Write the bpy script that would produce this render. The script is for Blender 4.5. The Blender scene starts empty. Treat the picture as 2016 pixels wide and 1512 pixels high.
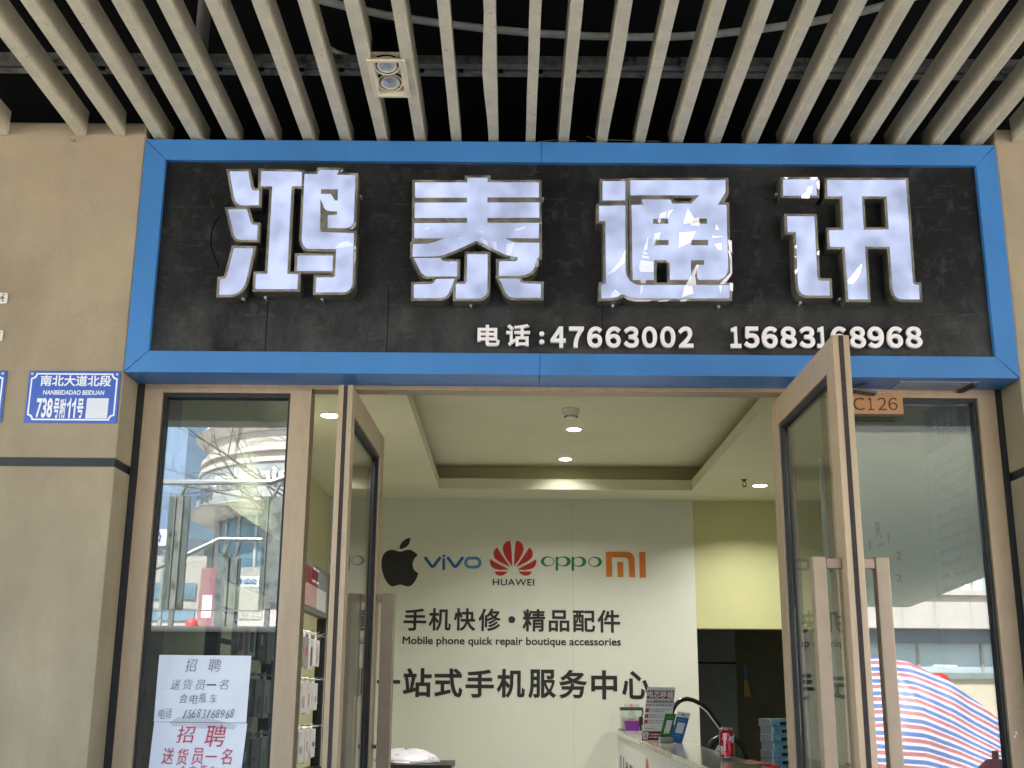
import bpy, bmesh, math, random
from mathutils import Vector, Matrix
from mathutils.geometry import tessellate_polygon
R = math.radians
random.seed(7)
S = bpy.context.scene
COL = S.collection

# ------------------------------------------------------------------ camera
F = 2333.89                                   # focal length in pixels of the 2016 px wide photograph
CAM = Vector((0.0, -3.7, 1.5))
yaw, pit, rol = R(-0.00881), R(14.77605), R(0.41759)
fw = Vector((math.sin(yaw)*math.cos(pit), math.cos(yaw)*math.cos(pit), math.sin(pit)))
rt0 = Vector((math.cos(yaw), -math.sin(yaw), 0)); up0 = rt0.cross(fw)
rt = rt0*math.cos(rol) + up0*math.sin(rol); up = up0*math.cos(rol) - rt0*math.sin(rol)
cam = bpy.data.cameras.new('camera'); cam_o = bpy.data.objects.new('camera', cam); COL.objects.link(cam_o)
cam.sensor_fit = 'HORIZONTAL'; cam.sensor_width = 36; cam.lens = F/2016*36
cam.clip_start = 0.05; cam.clip_end = 2000
m = Matrix.Identity(4)
for i in range(3):
    m[i][0], m[i][1], m[i][2], m[i][3] = rt[i], up[i], -fw[i], CAM[i]
cam_o.matrix_world = m
S.camera = cam_o

# ------------------------------------------------------------------ sky, sun, exposure
SUN_EL, SUN_AZ = R(54), R(-22)                # sun stands behind the shop, a little to the left
W = bpy.data.worlds.new('World'); S.world = W; W.use_nodes = True
wn = W.node_tree; bg = wn.nodes['Background']
sky = wn.nodes.new('ShaderNodeTexSky'); sky.sky_type = 'NISHITA'; sky.sun_disc = False
sky.sun_elevation = SUN_EL; sky.sun_rotation = SUN_AZ; sky.air_density = 1.2; sky.dust_density = 2.0
wn.links.new(sky.outputs[0], bg.inputs[0]); bg.inputs[1].default_value = 0.14
sl = bpy.data.lights.new('sun', 'SUN'); sl.energy = 5.0; sl.angle = R(0.5); sl.color = (1.0, 0.95, 0.88)
so = bpy.data.objects.new('sun', sl); COL.objects.link(so); so.location = (0, 0, 20)
sd = Vector((math.sin(SUN_AZ)*math.cos(SUN_EL), math.cos(SUN_AZ)*math.cos(SUN_EL), math.sin(SUN_EL)))
so.rotation_euler = (-sd).to_track_quat('-Z', 'Y').to_euler()
S.view_settings.view_transform = 'Standard'; S.view_settings.look = 'None'
S.view_settings.gamma = 1; S.view_settings.use_curve_mapping = False
S.view_settings.exposure = 3.08
S.cycles.use_denoising = True
S.cycles.max_bounces = 10; S.cycles.diffuse_bounces = 5; S.cycles.glossy_bounces = 5; S.cycles.transparent_max_bounces = 16
S.cycles.sample_clamp_indirect = 4; S.cycles.caustics_reflective = False; S.cycles.caustics_refractive = False

# ------------------------------------------------------------------ measuring helpers (photo pixel -> point on a plane)
def ray(x, y): return fw + rt*((x-1008)/F) - up*((y-756)/F)
def PY(x, y, Y):
    d = ray(x, y); return CAM + d*((Y-CAM.y)/d.y)
def PZ(x, y, Z):
    d = ray(x, y); return CAM + d*((Z-CAM.z)/d.z)
def PX(x, y, X):
    d = ray(x, y); return CAM + d*((X-CAM.x)/d.x)
GL = 0.19                                     # plane of the shopfront glass
def OUT(x, y, L):
    """a point across the street that the shopfront glass mirrors at photo pixel x, y; L = its distance behind the glass plane"""
    w = PY(x, y, L); w.y = 2*GL - w.y; return w

# ------------------------------------------------------------------ materials
MATS = {}
def lin(c): return tuple((v/12.92 if v <= 0.04045 else ((v+0.055)/1.055)**2.4) for v in c)
def mat(name, col, rough=.5, metal=0.0, var=.12, scale=7.0, detail=5.0, bump=0.0, bscale=60.0, spec=.5, stretch=None, coat=0.0):
    if name in MATS: return MATS[name]
    M = bpy.data.materials.new(name); M.use_nodes = True; n = M.node_tree; P = n.nodes['Principled BSDF']
    P.inputs['Roughness'].default_value = rough; P.inputs['Metallic'].default_value = metal
    P.inputs['Specular IOR Level'].default_value = spec; P.inputs['Coat Weight'].default_value = coat
    g = n.nodes.new('ShaderNodeNewGeometry'); vec = g.outputs['Position']
    if stretch:
        mp = n.nodes.new('ShaderNodeMapping'); mp.inputs['Scale'].default_value = stretch
        n.links.new(vec, mp.inputs[0]); vec = mp.outputs[0]
    nz = n.nodes.new('ShaderNodeTexNoise'); nz.inputs['Scale'].default_value = scale; nz.inputs['Detail'].default_value = detail
    nz.inputs['Roughness'].default_value = .62
    n.links.new(vec, nz.inputs['Vector'])
    rp = n.nodes.new('ShaderNodeValToRGB'); e = rp.color_ramp.elements
    e[0].position = .3; e[1].position = .7
    e[0].color = (*[max(0, c*(1-var)) for c in col], 1); e[1].color = (*[min(1, c*(1+var)) for c in col], 1)
    n.links.new(nz.outputs[0], rp.inputs[0]); n.links.new(rp.outputs[0], P.inputs['Base Color'])
    if bump:
        n2 = n.nodes.new('ShaderNodeTexNoise'); n2.inputs['Scale'].default_value = bscale; n2.inputs['Detail'].default_value = 4
        n.links.new(g.outputs['Position'], n2.inputs['Vector'])
        b = n.nodes.new('ShaderNodeBump'); b.inputs['Strength'].default_value = bump; b.inputs['Distance'].default_value = .004
        n.links.new(n2.outputs[0], b.inputs['Height']); n.links.new(b.outputs[0], P.inputs['Normal'])
    MATS[name] = M; return M
def overlay(M, col, scale, lo, hi, stretch=None, detail=8.0, amount=1.0, zr=None):
    """dirt, dust or scratches: a second noise mixed over the base colour"""
    n = M.node_tree; P = n.nodes['Principled BSDF']; src = P.inputs['Base Color'].links[0].from_socket
    g = n.nodes.new('ShaderNodeNewGeometry'); vec = g.outputs['Position']
    if stretch:
        mp = n.nodes.new('ShaderNodeMapping'); mp.inputs['Scale'].default_value = stretch
        n.links.new(vec, mp.inputs[0]); vec = mp.outputs[0]
    nz = n.nodes.new('ShaderNodeTexNoise'); nz.inputs['Scale'].default_value = scale; nz.inputs['Detail'].default_value = detail
    nz.inputs['Roughness'].default_value = .68; n.links.new(vec, nz.inputs['Vector'])
    mr = n.nodes.new('ShaderNodeMapRange'); mr.inputs['From Min'].default_value = lo; mr.inputs['From Max'].default_value = hi
    mr.inputs['To Max'].default_value = amount
    n.links.new(nz.outputs[0], mr.inputs['Value'])
    mx = n.nodes.new('ShaderNodeMix'); mx.data_type = 'RGBA'
    fac = mr.outputs[0]
    if zr:                                        # dirt that has settled between two heights
        sp = n.nodes.new('ShaderNodeSeparateXYZ'); n.links.new(g.outputs['Position'], sp.inputs[0])
        m2 = n.nodes.new('ShaderNodeMapRange'); m2.inputs['From Min'].default_value = zr[1]; m2.inputs['From Max'].default_value = zr[0]
        n.links.new(sp.outputs[2], m2.inputs['Value'])
        mu = n.nodes.new('ShaderNodeMath'); mu.operation = 'MULTIPLY'; n.links.new(fac, mu.inputs[0]); n.links.new(m2.outputs[0], mu.inputs[1]); fac = mu.outputs[0]
    n.links.new(fac, mx.inputs[0]); n.links.new(src, mx.inputs[6]); mx.inputs[7].default_value = (*col, 1)
    n.links.new(mx.outputs[2], P.inputs['Base Color']); return M
def emit(name, col, strength, var=0.0, scale=8.0):
    if name in MATS: return MATS[name]
    M = bpy.data.materials.new(name); M.use_nodes = True; n = M.node_tree; n.nodes.clear()
    o = n.nodes.new('ShaderNodeOutputMaterial'); e = n.nodes.new('ShaderNodeEmission')
    e.inputs[0].default_value = (*col, 1); e.inputs[1].default_value = strength
    if var:
        g = n.nodes.new('ShaderNodeNewGeometry'); nz = n.nodes.new('ShaderNodeTexNoise'); nz.inputs['Scale'].default_value = scale
        nz.inputs['Detail'].default_value = 1.5; n.links.new(g.outputs['Position'], nz.inputs['Vector'])
        rp = n.nodes.new('ShaderNodeMapRange'); rp.inputs['From Min'].default_value = .3; rp.inputs['From Max'].default_value = .7
        rp.inputs['To Min'].default_value = strength*(1-var); rp.inputs['To Max'].default_value = strength*(1+var)
        n.links.new(nz.outputs[0], rp.inputs['Value']); n.links.new(rp.outputs[0], e.inputs[1])
    n.links.new(e.outputs[0], o.inputs[0]); MATS[name] = M; return M
def glass(name, tint, ior=1.52, rough=0.0, dirt=0.0):
    if name in MATS: return MATS[name]
    M = bpy.data.materials.new(name); M.use_nodes = True; n = M.node_tree; n.nodes.clear()
    o = n.nodes.new('ShaderNodeOutputMaterial'); t = n.nodes.new('ShaderNodeBsdfTransparent'); t.inputs[0].default_value = (*tint, 1)
    gl = n.nodes.new('ShaderNodeBsdfGlossy'); gl.inputs['Roughness'].default_value = rough
    g = n.nodes.new('ShaderNodeNewGeometry')
    mr = n.nodes.new('ShaderNodeMapRange'); mr.inputs['To Min'].default_value = ior; mr.inputs['To Max'].default_value = 1/ior
    n.links.new(g.outputs['Backfacing'], mr.inputs['Value'])
    fr = n.nodes.new('ShaderNodeFresnel'); n.links.new(mr.outputs[0], fr.inputs['IOR'])
    mx = n.nodes.new('ShaderNodeMixShader'); n.links.new(fr.outputs[0], mx.inputs[0])
    n.links.new(t.outputs[0], mx.inputs[1]); n.links.new(gl.outputs[0], mx.inputs[2]); out = mx.outputs[0]
    if dirt:
        nz = n.nodes.new('ShaderNodeTexNoise'); nz.inputs['Scale'].default_value = 26; nz.inputs['Detail'].default_value = 9
        n.links.new(g.outputs['Position'], nz.inputs['Vector'])
        r2 = n.nodes.new('ShaderNodeMapRange'); r2.inputs['From Min'].default_value = .5; r2.inputs['From Max'].default_value = .8
        r2.inputs['To Max'].default_value = dirt; n.links.new(nz.outputs[0], r2.inputs['Value'])
        d = n.nodes.new('ShaderNodeBsdfDiffuse'); d.inputs[0].default_value = (.5, .5, .48, 1)
        m2 = n.nodes.new('ShaderNodeMixShader'); n.links.new(r2.outputs[0], m2.inputs[0]); n.links.new(out, m2.inputs[1]); n.links.new(d.outputs[0], m2.inputs[2]); out = m2.outputs[0]
    n.links.new(out, o.inputs[0]); MATS[name] = M; return M

# ------------------------------------------------------------------ object helpers
ORG = {}
def tag(o, label=None, cat=None, group=None, kind=None):
    if label: o['label'] = label
    if cat: o['category'] = cat
    if group: o['group'] = group
    if kind or label: o['kind'] = kind or 'thing'
    return o
def thing(name, loc, label, cat, group=None):
    o = bpy.data.objects.new(name, None); COL.objects.link(o); o.location = loc; o.empty_display_size = .05
    ORG[o] = Vector(loc); return tag(o, label, cat, group)
class MB:
    pivot = None
    def __init__(s): s.v = []; s.f = []; s.sm = False
    def add(s, vs, fs):
        b = len(s.v); s.v += [Vector(v) for v in vs]; s.f += [tuple(i+b for i in f) for f in fs]; return s
    def box(s, x0, x1, y0, y1, z0, z1):
        return s.add([(x, y, z) for z in (z0, z1) for x, y in ((x0, y0), (x1, y0), (x1, y1), (x0, y1))],
                     [(3, 2, 1, 0), (4, 5, 6, 7), (0, 1, 5, 4), (1, 2, 6, 5), (2, 3, 7, 6), (3, 0, 4, 7)])
    def hexa(s, a, b):
        """solid between two quads a and b (4 points each, same order)"""
        return s.add(list(a)+list(b), [(3, 2, 1, 0), (4, 5, 6, 7), (0, 1, 5, 4), (1, 2, 6, 5), (2, 3, 7, 6), (3, 0, 4, 7)])
    def quad(s, *p): return s.add(p, [tuple(range(len(p)))])
    def prism(s, loops, dv, back=True):
        """loops: list of loops of 3-D points in one plane; extruded along dv"""
        L = [[Vector(p) for p in lp] for lp in loops]; flat = [p for lp in L for p in lp]
        tri = tessellate_polygon(L); N = len(flat); dv = Vector(dv)
        fs = [tuple(t) for t in tri]
        if back: fs += [tuple(i+N for i in t[::-1]) for t in tri]
        o = 0
        for lp in L:
            k = len(lp)
            fs += [(o+i, o+(i+1) % k, N+o+(i+1) % k, N+o+i) for i in range(k)]; o += k
        return s.add(flat+[p+dv for p in flat], fs)
    def cyl(s, p0, p1, r0, r1=None, seg=20, caps=True):
        p0, p1 = Vector(p0), Vector(p1); r1 = r0 if r1 is None else r1
        d = (p1-p0).normalized(); a = d.orthogonal().normalized(); b = d.cross(a)
        ring = lambda p, r: [p + (a*math.cos(2*math.pi*i/seg) + b*math.sin(2*math.pi*i/seg))*r for i in range(seg)]
        fs = [(i, (i+1) % seg, seg+(i+1) % seg, seg+i) for i in range(seg)]
        if caps: fs += [tuple(range(seg))[::-1], tuple(range(seg, 2*seg))]
        return s.add(ring(p0, r0)+ring(p1, r1), fs)
    def tube(s, pts, r, seg=10, r_end=None):
        pts = [Vector(p) for p in pts]; n = len(pts); vs = []; fs = []
        a = (pts[1]-pts[0]).orthogonal().normalized()
        for i, p in enumerate(pts):
            d = (pts[min(i+1, n-1)]-pts[max(i-1, 0)]).normalized()
            a = (a-d*a.dot(d)).normalized(); b = d.cross(a); rr = r if r_end is None else r+(r_end-r)*i/(n-1)
            vs += [p+(a*math.cos(2*math.pi*k/seg)+b*math.sin(2*math.pi*k/seg))*rr for k in range(seg)]
        for i in range(n-1):
            fs += [(i*seg+k, i*seg+(k+1) % seg, (i+1)*seg+(k+1) % seg, (i+1)*seg+k) for k in range(seg)]
        fs += [tuple(range(seg))[::-1], tuple(range((n-1)*seg, n*seg))]
        return s.add(vs, fs)
    def lathe(s, prof, c, seg=28):
        """prof: list of (r, z); turned about the vertical through c"""
        c = Vector(c); vs = []; fs = []; n = len(prof)
        for r, z in prof: vs += [c+Vector((r*math.cos(2*math.pi*k/seg), r*math.sin(2*math.pi*k/seg), z)) for k in range(seg)]
        for i in range(n-1): fs += [(i*seg+k, i*seg+(k+1) % seg, (i+1)*seg+(k+1) % seg, (i+1)*seg+k) for k in range(seg)]
        fs += [tuple(range(seg))[::-1], tuple(range((n-1)*seg, n*seg))]
        return s.add(vs, fs)
    def build(s, name, M, parent=None, bevel=0.0, smooth=False, label=None):
        if s.pivot:
            px_, py_, th = s.pivot; c_, n_ = math.cos(th), math.sin(th)
            s.v = [Vector((px_+(v.x-px_)*c_-(v.y-py_)*n_, py_+(v.x-px_)*n_+(v.y-py_)*c_, v.z)) for v in s.v]
        if parent is not None: o0 = ORG[parent]
        else:
            xs = [v.x for v in s.v]; ys = [v.y for v in s.v]; zs = [v.z for v in s.v]
            o0 = Vector(((min(xs)+max(xs))/2, (min(ys)+max(ys))/2, min(zs)))
        me = bpy.data.meshes.new(name); me.from_pydata([v-o0 for v in s.v], [], s.f)
        b = bmesh.new(); b.from_mesh(me); bmesh.ops.recalc_face_normals(b, faces=b.faces)
        if bevel:
            ed = [e for e in b.edges if len(e.link_faces) == 2 and e.calc_face_angle(0) > .6]
            bmesh.ops.bevel(b, geom=ed, offset=bevel, segments=2, profile=.6, affect='EDGES', clamp_overlap=True)
        b.to_mesh(me); b.free()
        if smooth:
            for p in me.polygons: p.use_smooth = True
        me.materials.append(M)
        o = bpy.data.objects.new(name, me); COL.objects.link(o)
        if parent is not None: o.parent = parent
        else: o.location = o0
        ORG[o] = o0
        if label: o['label'] = label
        return o

# text: real lettering made from the built-in font
_tc = {}
def glyphs(body, off=0.0, res=4, shear=0.0, space=1.0):
    k = (body, off, res, shear, space)
    if k in _tc: return _tc[k]
    cu = bpy.data.curves.new('t', 'FONT'); cu.body = body; cu.size = 1; cu.resolution_u = res; cu.extrude = .5
    if off > 0: cu.bevel_depth = off; cu.bevel_resolution = 0
    else: cu.offset = off
    cu.shear = shear; cu.space_character = space
    ob = bpy.data.objects.new('t', cu); COL.objects.link(ob); bpy.context.view_layer.update()
    me = bpy.data.meshes.new_from_object(ob.evaluated_get(bpy.context.evaluated_depsgraph_get()))
    vs = [v.co.copy() for v in me.vertices]; fs = [tuple(p.vertices) for p in me.polygons]
    bpy.data.objects.remove(ob); bpy.data.curves.remove(cu); bpy.data.meshes.remove(me)
    _tc[k] = (vs, fs); return _tc[k]
ONE = [(1, 0), (1, 1), (.72, 1), (.62, .90), (.40, .80), (.18, .745), (0, .72), (0, .545), (.28, .605), (.56, .71), (.56, 0)]
def glyph_one(thin):
    k = .78 if thin else .56
    q = [Vector((x if x != .56 else k, y + (.06 if thin and y in (.545, .605, .71) else 0), z)) for z in (0, 1) for x, y in ONE]; n = len(ONE)
    tri = [tuple(t) for t in tessellate_polygon([q[:n]])]
    return q, tri+[tuple(i+n for i in t) for t in tri]+[(i, (i+1) % n, n+(i+1) % n, n+i) for i in range(n)]
def text(mb, body, O, U, V, w, h, t=.002, off=0.0, res=4, shear=0.0, space=1.0, fn=None):
    """lettering whose bounding box fills w x h from the lower-left corner O along U, V; stands t proud of the plane"""
    vs, fs = glyph_one(off <= 0) if body == '1' and not shear else glyphs(body, off, res, shear, space); U = Vector(U).normalized(); V = Vector(V).normalized(); N = U.cross(V)
    x0 = min(v.x for v in vs); x1 = max(v.x for v in vs); y0 = min(v.y for v in vs); y1 = max(v.y for v in vs)
    if h is None: h = w*(y1-y0)/(x1-x0)
    if w is None: w = h*(x1-x0)/(y1-y0)
    out = []; z0 = min(v.z for v in vs); z1 = max(v.z for v in vs)
    for v in vs:
        a = (v.x-x0)/(x1-x0)*w; b = (v.y-y0)/(y1-y0)*h; c = (v.z-z0)/(z1-z0)*t
        out.append(fn(a, b, c) if fn else Vector(O)+U*a+V*b+N*c)
    mb.add(out, fs); return mb
def textpx(mb, body, x0, yb, x1, yt, Y, t=.002, **k):
    """lettering fitted to a pixel box on the plane y = Y that faces the street"""
    A = PY(x0, yb, Y); B = PY(x1, yb, Y); C = PY(x0, yt, Y)
    return text(mb, body, A, (1, 0, 0), (0, 0, 1), (B-A).x, C.z-A.z, t, **k)
def area2(lp): return sum(lp[i].x*lp[(i+1) % len(lp)].z-lp[(i+1) % len(lp)].x*lp[i].z for i in range(len(lp)))
def grow(lp, d):
    """offset a loop in the x-z plane, away from the material (outer loops grow)"""
    if area2(lp) < 0: lp = lp[::-1]
    n = len(lp); out = []
    for i in range(n):
        a = lp[i]-lp[i-1]; b = lp[(i+1) % n]-lp[i]
        na = Vector((a.z, 0, -a.x)).normalized(); nb = Vector((b.z, 0, -b.x)).normalized()
        q = max(.35, 1+na.dot(nb)); out.append(lp[i]+(na+nb)*(d/q))
    return out
def ribbon(pts, w, closed=False, cap=5):
    """outline of a stroke (2-D points) with round ends; returns one or two loops"""
    P = [Vector((p[0], p[1])) for p in pts]; n = len(P)
    def nrm(i):
        a = (P[i]-P[i-1]) if (i > 0 or closed) else (P[1]-P[0]); b = (P[(i+1) % n]-P[i]) if (i < n-1 or closed) else a
        na = Vector((-a.y, a.x)).normalized(); nb = Vector((-b.y, b.x)).normalized(); return (na+nb)/max(.4, 1+na.dot(nb))
    l = [P[i]+nrm(i)*w/2 for i in range(n)]; r = [P[i]-nrm(i)*w/2 for i in range(n)]
    if closed: return [l, r[::-1]]
    out = list(l); d = (P[-1]-P[-2]).normalized(); nn = Vector((-d.y, d.x))
    out += [P[-1]+(nn*math.cos(math.pi*k/cap)+d*math.sin(math.pi*k/cap))*w/2 for k in range(1, cap)]
    out += r[::-1]; d = (P[0]-P[1]).normalized(); nn = Vector((-d.y, d.x))
    out += [P[0]+(nn*math.cos(math.pi*k/cap)+d*math.sin(math.pi*k/cap))*w/2 for k in range(1, cap)]
    return [out]
ORD = ['first', 'second', 'third', 'fourth', 'fifth', 'sixth', 'seventh', 'eighth', 'ninth', 'tenth', 'eleventh', 'twelfth', 'thirteenth',
       'fourteenth', 'fifteenth', 'sixteenth', 'seventeenth', 'eighteenth', 'nineteenth', 'twentieth', 'twenty-first', 'twenty-second',
       'twenty-third', 'twenty-fourth', 'twenty-fifth', 'twenty-sixth', 'twenty-seventh', 'twenty-eighth', 'twenty-ninth', 'thirtieth']

# ------------------------------------------------------------------ shared materials
m_stone = overlay(mat('beige_stone', (.35, .28, .182), .75, var=.14, scale=3, bump=.25, bscale=140), (.20, .155, .09), 1.6, .44, .75, stretch=(1, 1, .3), amount=.8)
m_joint = mat('black_joint', (.012, .012, .013), .5)
m_slat = overlay(mat('slat_paint', (.56, .505, .37), .55, var=.12, scale=14, bump=.15, bscale=90), (.12, .10, .08), 38, .60, .72, amount=.7)
m_dark = mat('dark_void', (.003, .0033, .004), .95, spec=.1)
m_rail = overlay(mat('rail_steel', (.17, .16, .145), .7, var=.4, scale=30), (.01, .01, .01), 16, .52, .66)
m_blue = overlay(mat('blue_panel', (.046, .19, .465), .36, var=.11, scale=3.5, spec=.5, stretch=(1, 1, .5)), (.05, .15, .36), 22, .62, .75, amount=.6)
m_board = overlay(overlay(overlay(mat('black_board', (.0065, .0066, .0072), .5, var=.4, scale=5, bump=.22, bscale=60, spec=.25), (.030, .031, .032), 2.6, .44, .66, stretch=(1, 1, .8), detail=15, amount=.9),
                          (.085, .086, .085), 24, .545, .76, stretch=(1, 1, .6), detail=15, amount=.5), (.085, .086, .085), 36, .56, .78, stretch=(.5, 1, 1), detail=15, amount=.5)
overlay(m_board, (.075, .075, .072), 7, .36, .62, stretch=(1, 1, .7), detail=15, amount=.75, zr=(2.58, 2.86))
overlay(m_board, (.11, .108, .10), 60, .60, .72, stretch=(.12, 1, 1), detail=10, amount=.45)
m_alu = overlay(mat('bronze_aluminium', (.43, .315, .20), .42, metal=.25, var=.09, scale=9, stretch=(3, 3, .6)), (.30, .22, .15), 30, .55, .75, amount=.4)
m_brush = mat('brush_seal', (.045, .033, .028), .95, var=.4, scale=120)
m_gasket = mat('gasket', (.01, .01, .011), .5)
m_glass = glass('clear_glass', (.56, .61, .615), 2.4, dirt=.03)
m_dglass = glass('door_glass', (.80, .83, .815), 1.6)
m_rglass = glass('rail_glass', (.93, .95, .95), 1.5)
m_white = mat('white_plastic', (.78, .77, .74), .4, var=.04)
m_black = mat('black_plastic', (.012, .012, .013), .4)
m_ink = mat('black_ink', (.013, .013, .015), .55)
m_steel = mat('brushed_steel', (.5, .5, .48), .3, metal=1)
m_paper = mat('white_paper', (.74, .76, .82), .8, var=.04, scale=5)
m_red = mat('red_print', (.35, .008, .025), .5)
m_screw = mat('zinc_screw', (.55, .55, .53), .35, metal=.8)

# ================================================================== SETTING: ground, floor
m_pave = mat('paving', (.46, .43, .375), .8, var=.18, scale=4)
o = MB().box(-400, 400, -500, 60, -.3, 0).build('ground', m_pave); tag(o, kind='structure')
o = MB().box(-1.4, 2.7, .10, 6.9, .004, .15).build('shop_floor', mat('floor_tile', (.62, .60, .54), .3, var=.08)); tag(o, kind='structure')

# ------------------------------------------------------------------ the building that holds the shop (shell above and behind, shaped to block the sun)
bld = thing('shop_building', (.2, 1, 0), 'dark soffit and unseen sun-blocking upper storey of the building above the slatted arcade ceiling', 'building')
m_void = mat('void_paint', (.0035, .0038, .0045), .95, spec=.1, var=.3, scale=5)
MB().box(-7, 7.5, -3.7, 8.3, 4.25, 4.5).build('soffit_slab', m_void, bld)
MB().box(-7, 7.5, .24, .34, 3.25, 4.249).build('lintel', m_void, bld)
MB().box(-7, 7.5, -3.6, 8.3, 4.501, 5.3).build('sun_blocking_storey', m_stone, bld)  # unseen storey, its height set to keep the sun off arcade and stairs
MB().box(-7.1, -6.9, .34, 8.3, 0, 4.249).box(7.4, 7.6, .34, 8.3, 0, 4.249).box(-6.9, 7.4, 8.1, 8.3, 0, 4.249).build('outer_wall', m_stone, bld)
m_fas = mat('fascia_paint', (.40, .44, .42), .5, var=.06)
MB().box(-7, 7.5, -3.7, -3.5, 3.232, 4.249).build('canopy_beam', m_fas, bld, bevel=.01)
MB().box(-7, 7.5, -3.499, -3.47, 3.41, 3.44).build('edge_trim', m_fas, bld)

# ------------------------------------------------------------------ stone pillars
def pillar(x0, x1, inner, label):
    p = thing('stone_pillar', ((x0+x1)/2, .3, 0), label, 'pillar')
    MB().box(x0, x1, 0, .7, 2.224, 3.389).build('upper_panel', m_stone, p, bevel=.004)
    MB().box(x0, x1, 0, .7, 0, 2.196).build('lower_panel', m_stone, p, bevel=.004)
    MB().box(x0+.004, x1-.004, .004, .7, 2.196, 2.224).build('joint', m_joint, p)
    s = MB()
    if inner > 0: s.box(x1+.0005, x1+.024, .1495, .3, 0, 2.503)
    else: s.box(x0-.021, x0-.0005, .1495, .3, 0, 2.503)
    s.build('sealant_strip', m_joint, p)
    # an untidy cut edge and a bracket on top, seen in the dark above the pillar
    MB().box(max(x0, -1.75) if inner > 0 else x0+.02, min(x1, -1.27) if inner > 0 else x0+.06, .03, .10, 3.3895, 3.405).build('top_bracket', m_rail, p)
    return p
pillar(-3.4, -1.2565, 1, 'beige stone pillar behind the blue street number plates')
pillar(1.6415, 3.8, -1, 'beige stone pillar without plates beside the right side window')
n_ = thing('nail', (-1.50, -.01, 3.315), 'small nail stuck in the pillar under the gap between slats', 'nail')
MB().cyl((-1.497, 0, 3.318), (-1.497, -.014, 3.318), .0018, seg=8).build('shank', m_screw, n_)
MB().cyl((-1.497, -.0142, 3.318), (-1.497, -.017, 3.318), .006, seg=12).build('head', m_screw, n_)
n2 = PY(150, 291, 0)

# ------------------------------------------------------------------ street number plates
m_plate = mat('enamel_blue', (.03, .095, .46), .28, var=.06, spec=.6)
m_wline = mat('plate_white', (.82, .84, .88), .4, var=.03)
def notched(x0, x1, z0, z1, r, y, n=5):
    """rectangle whose corners are bitten inwards"""
    out = []
    for cx, cz, a0 in ((x0, z0, 90), (x1, z0, 180), (x1, z1, 270), (x0, z1, 360)):
        for k in range(n+1):
            a = R(a0-90*k/n); out.append(Vector((cx+r*math.cos(a), y, cz+r*math.sin(a))))
    return out
def plate(xr, label, full):
    x0, x1, z0, z1 = xr-.296, xr, 2.336, 2.508
    p = thing('street_number_plate', ((x0+x1)/2, 0, z0), label, 'number plate', 'blue enamel street number plates')
    MB().box(x0, x1, -.004, -.0005, z0, z1).build('plate', m_plate, p, bevel=.001)
    MB().prism([notched(x0+.008, x1-.008, z0+.008, z1-.008, .016, -.0046), notched(x0+.013, x1-.013, z0+.013, z1-.013, .015, -.0046)[::-1]], (0, .0006, 0)).build('border', m_wline, p)
    for cx in (x0+.011, x1-.011): MB().cyl((cx, -.004, z1-.011), (cx, -.0068, z1-.011), .0045, seg=12).build('screw', m_screw, p)
    if full:
        t = MB(); tx = lambda b, u0, u1, v0, v1, **k: text(t, b, (x0+u0*.296, -.0045, z0+v0*.172), (1, 0, 0), (0, 0, 1), (u1-u0)*.296, (v1-v0)*.172, .0008, **k)
        tx('南北大道北段', .135, .905, .70, .915, off=.02)
        tx('NANBEIDADAO BEIDUAN', .175, .84, .535, .625, off=.018, shear=.08)
        tx('738', .12, .295, .09, .47, off=.03); tx('号', .308, .368, .09, .465, off=.025); tx('附', .378, .44, .09, .465, off=.025)
        tx('1', .452, .492, .09, .47, off=.04); tx('1', .506, .546, .09, .47, off=.04); tx('号', .562, .63, .09, .465, off=.025)
        t.build('lettering', m_wline, p)
        MB().box(x0+.66*.296, x0+.895*.296, -.0047, -.0041, z0+.085*.172, z0+.475*.172).build('blank_label', m_paper, p)
    return p
plate(-1.264, 'blue street number plate reading 738, beside the signboard corner', True)
plate(PY(14, 735, 0).x, 'blue street number plate cut off at the left edge of the photo', False)
m_cap = mat('ivory_plastic', (.72, .70, .62), .45)
def clip(px, py, w, h, label, holes):
    c = PY(px, py, 0); s = .00166
    b = thing('wall_bracket', (c.x, 0, c.z), label, 'bracket', 'white mounting plates on the pillar')
    pts = [];
    x1 = c.x; x0 = c.x-w*s; z0 = c.z-h*s/2; z1 = c.z+h*s/2; r = .006
    for cx, cz, a0 in ((x1-r, z1-r, 0), (x0+r, z1-r, 90), (x0+r, z0+r, 180), (x1-r, z0+r, 270)):
        for k in range(5): a = R(a0+90*k/4); pts.append((cx+r*math.cos(a), -.004, cz+r*math.sin(a)))
    MB().prism([pts], (0, .0035, 0)).build('mounting_plate', m_cap, b)
    for hx, hz, hr in holes: MB().cyl((x1-hx*s, -.0041, c.z+hz*s), (x1-hx*s, -.0062, c.z+hz*s), hr*s, seg=12).build('screw', m_rail, b)
clip(15.5, 587.5, 46, 22, 'white mounting plate with three screws, upper one at the left edge', ((8, 7, 1.6), (10, 0, 3.6), (8, -6.5, 1.6), (40, 0, 3)))
clip(6.3, 661.5, 46, 22, 'white mounting plate almost cut off, lower one at the left edge', ((6, 7, 1.2), (9, 0, 3.2), (40, 0, 3)))

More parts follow.
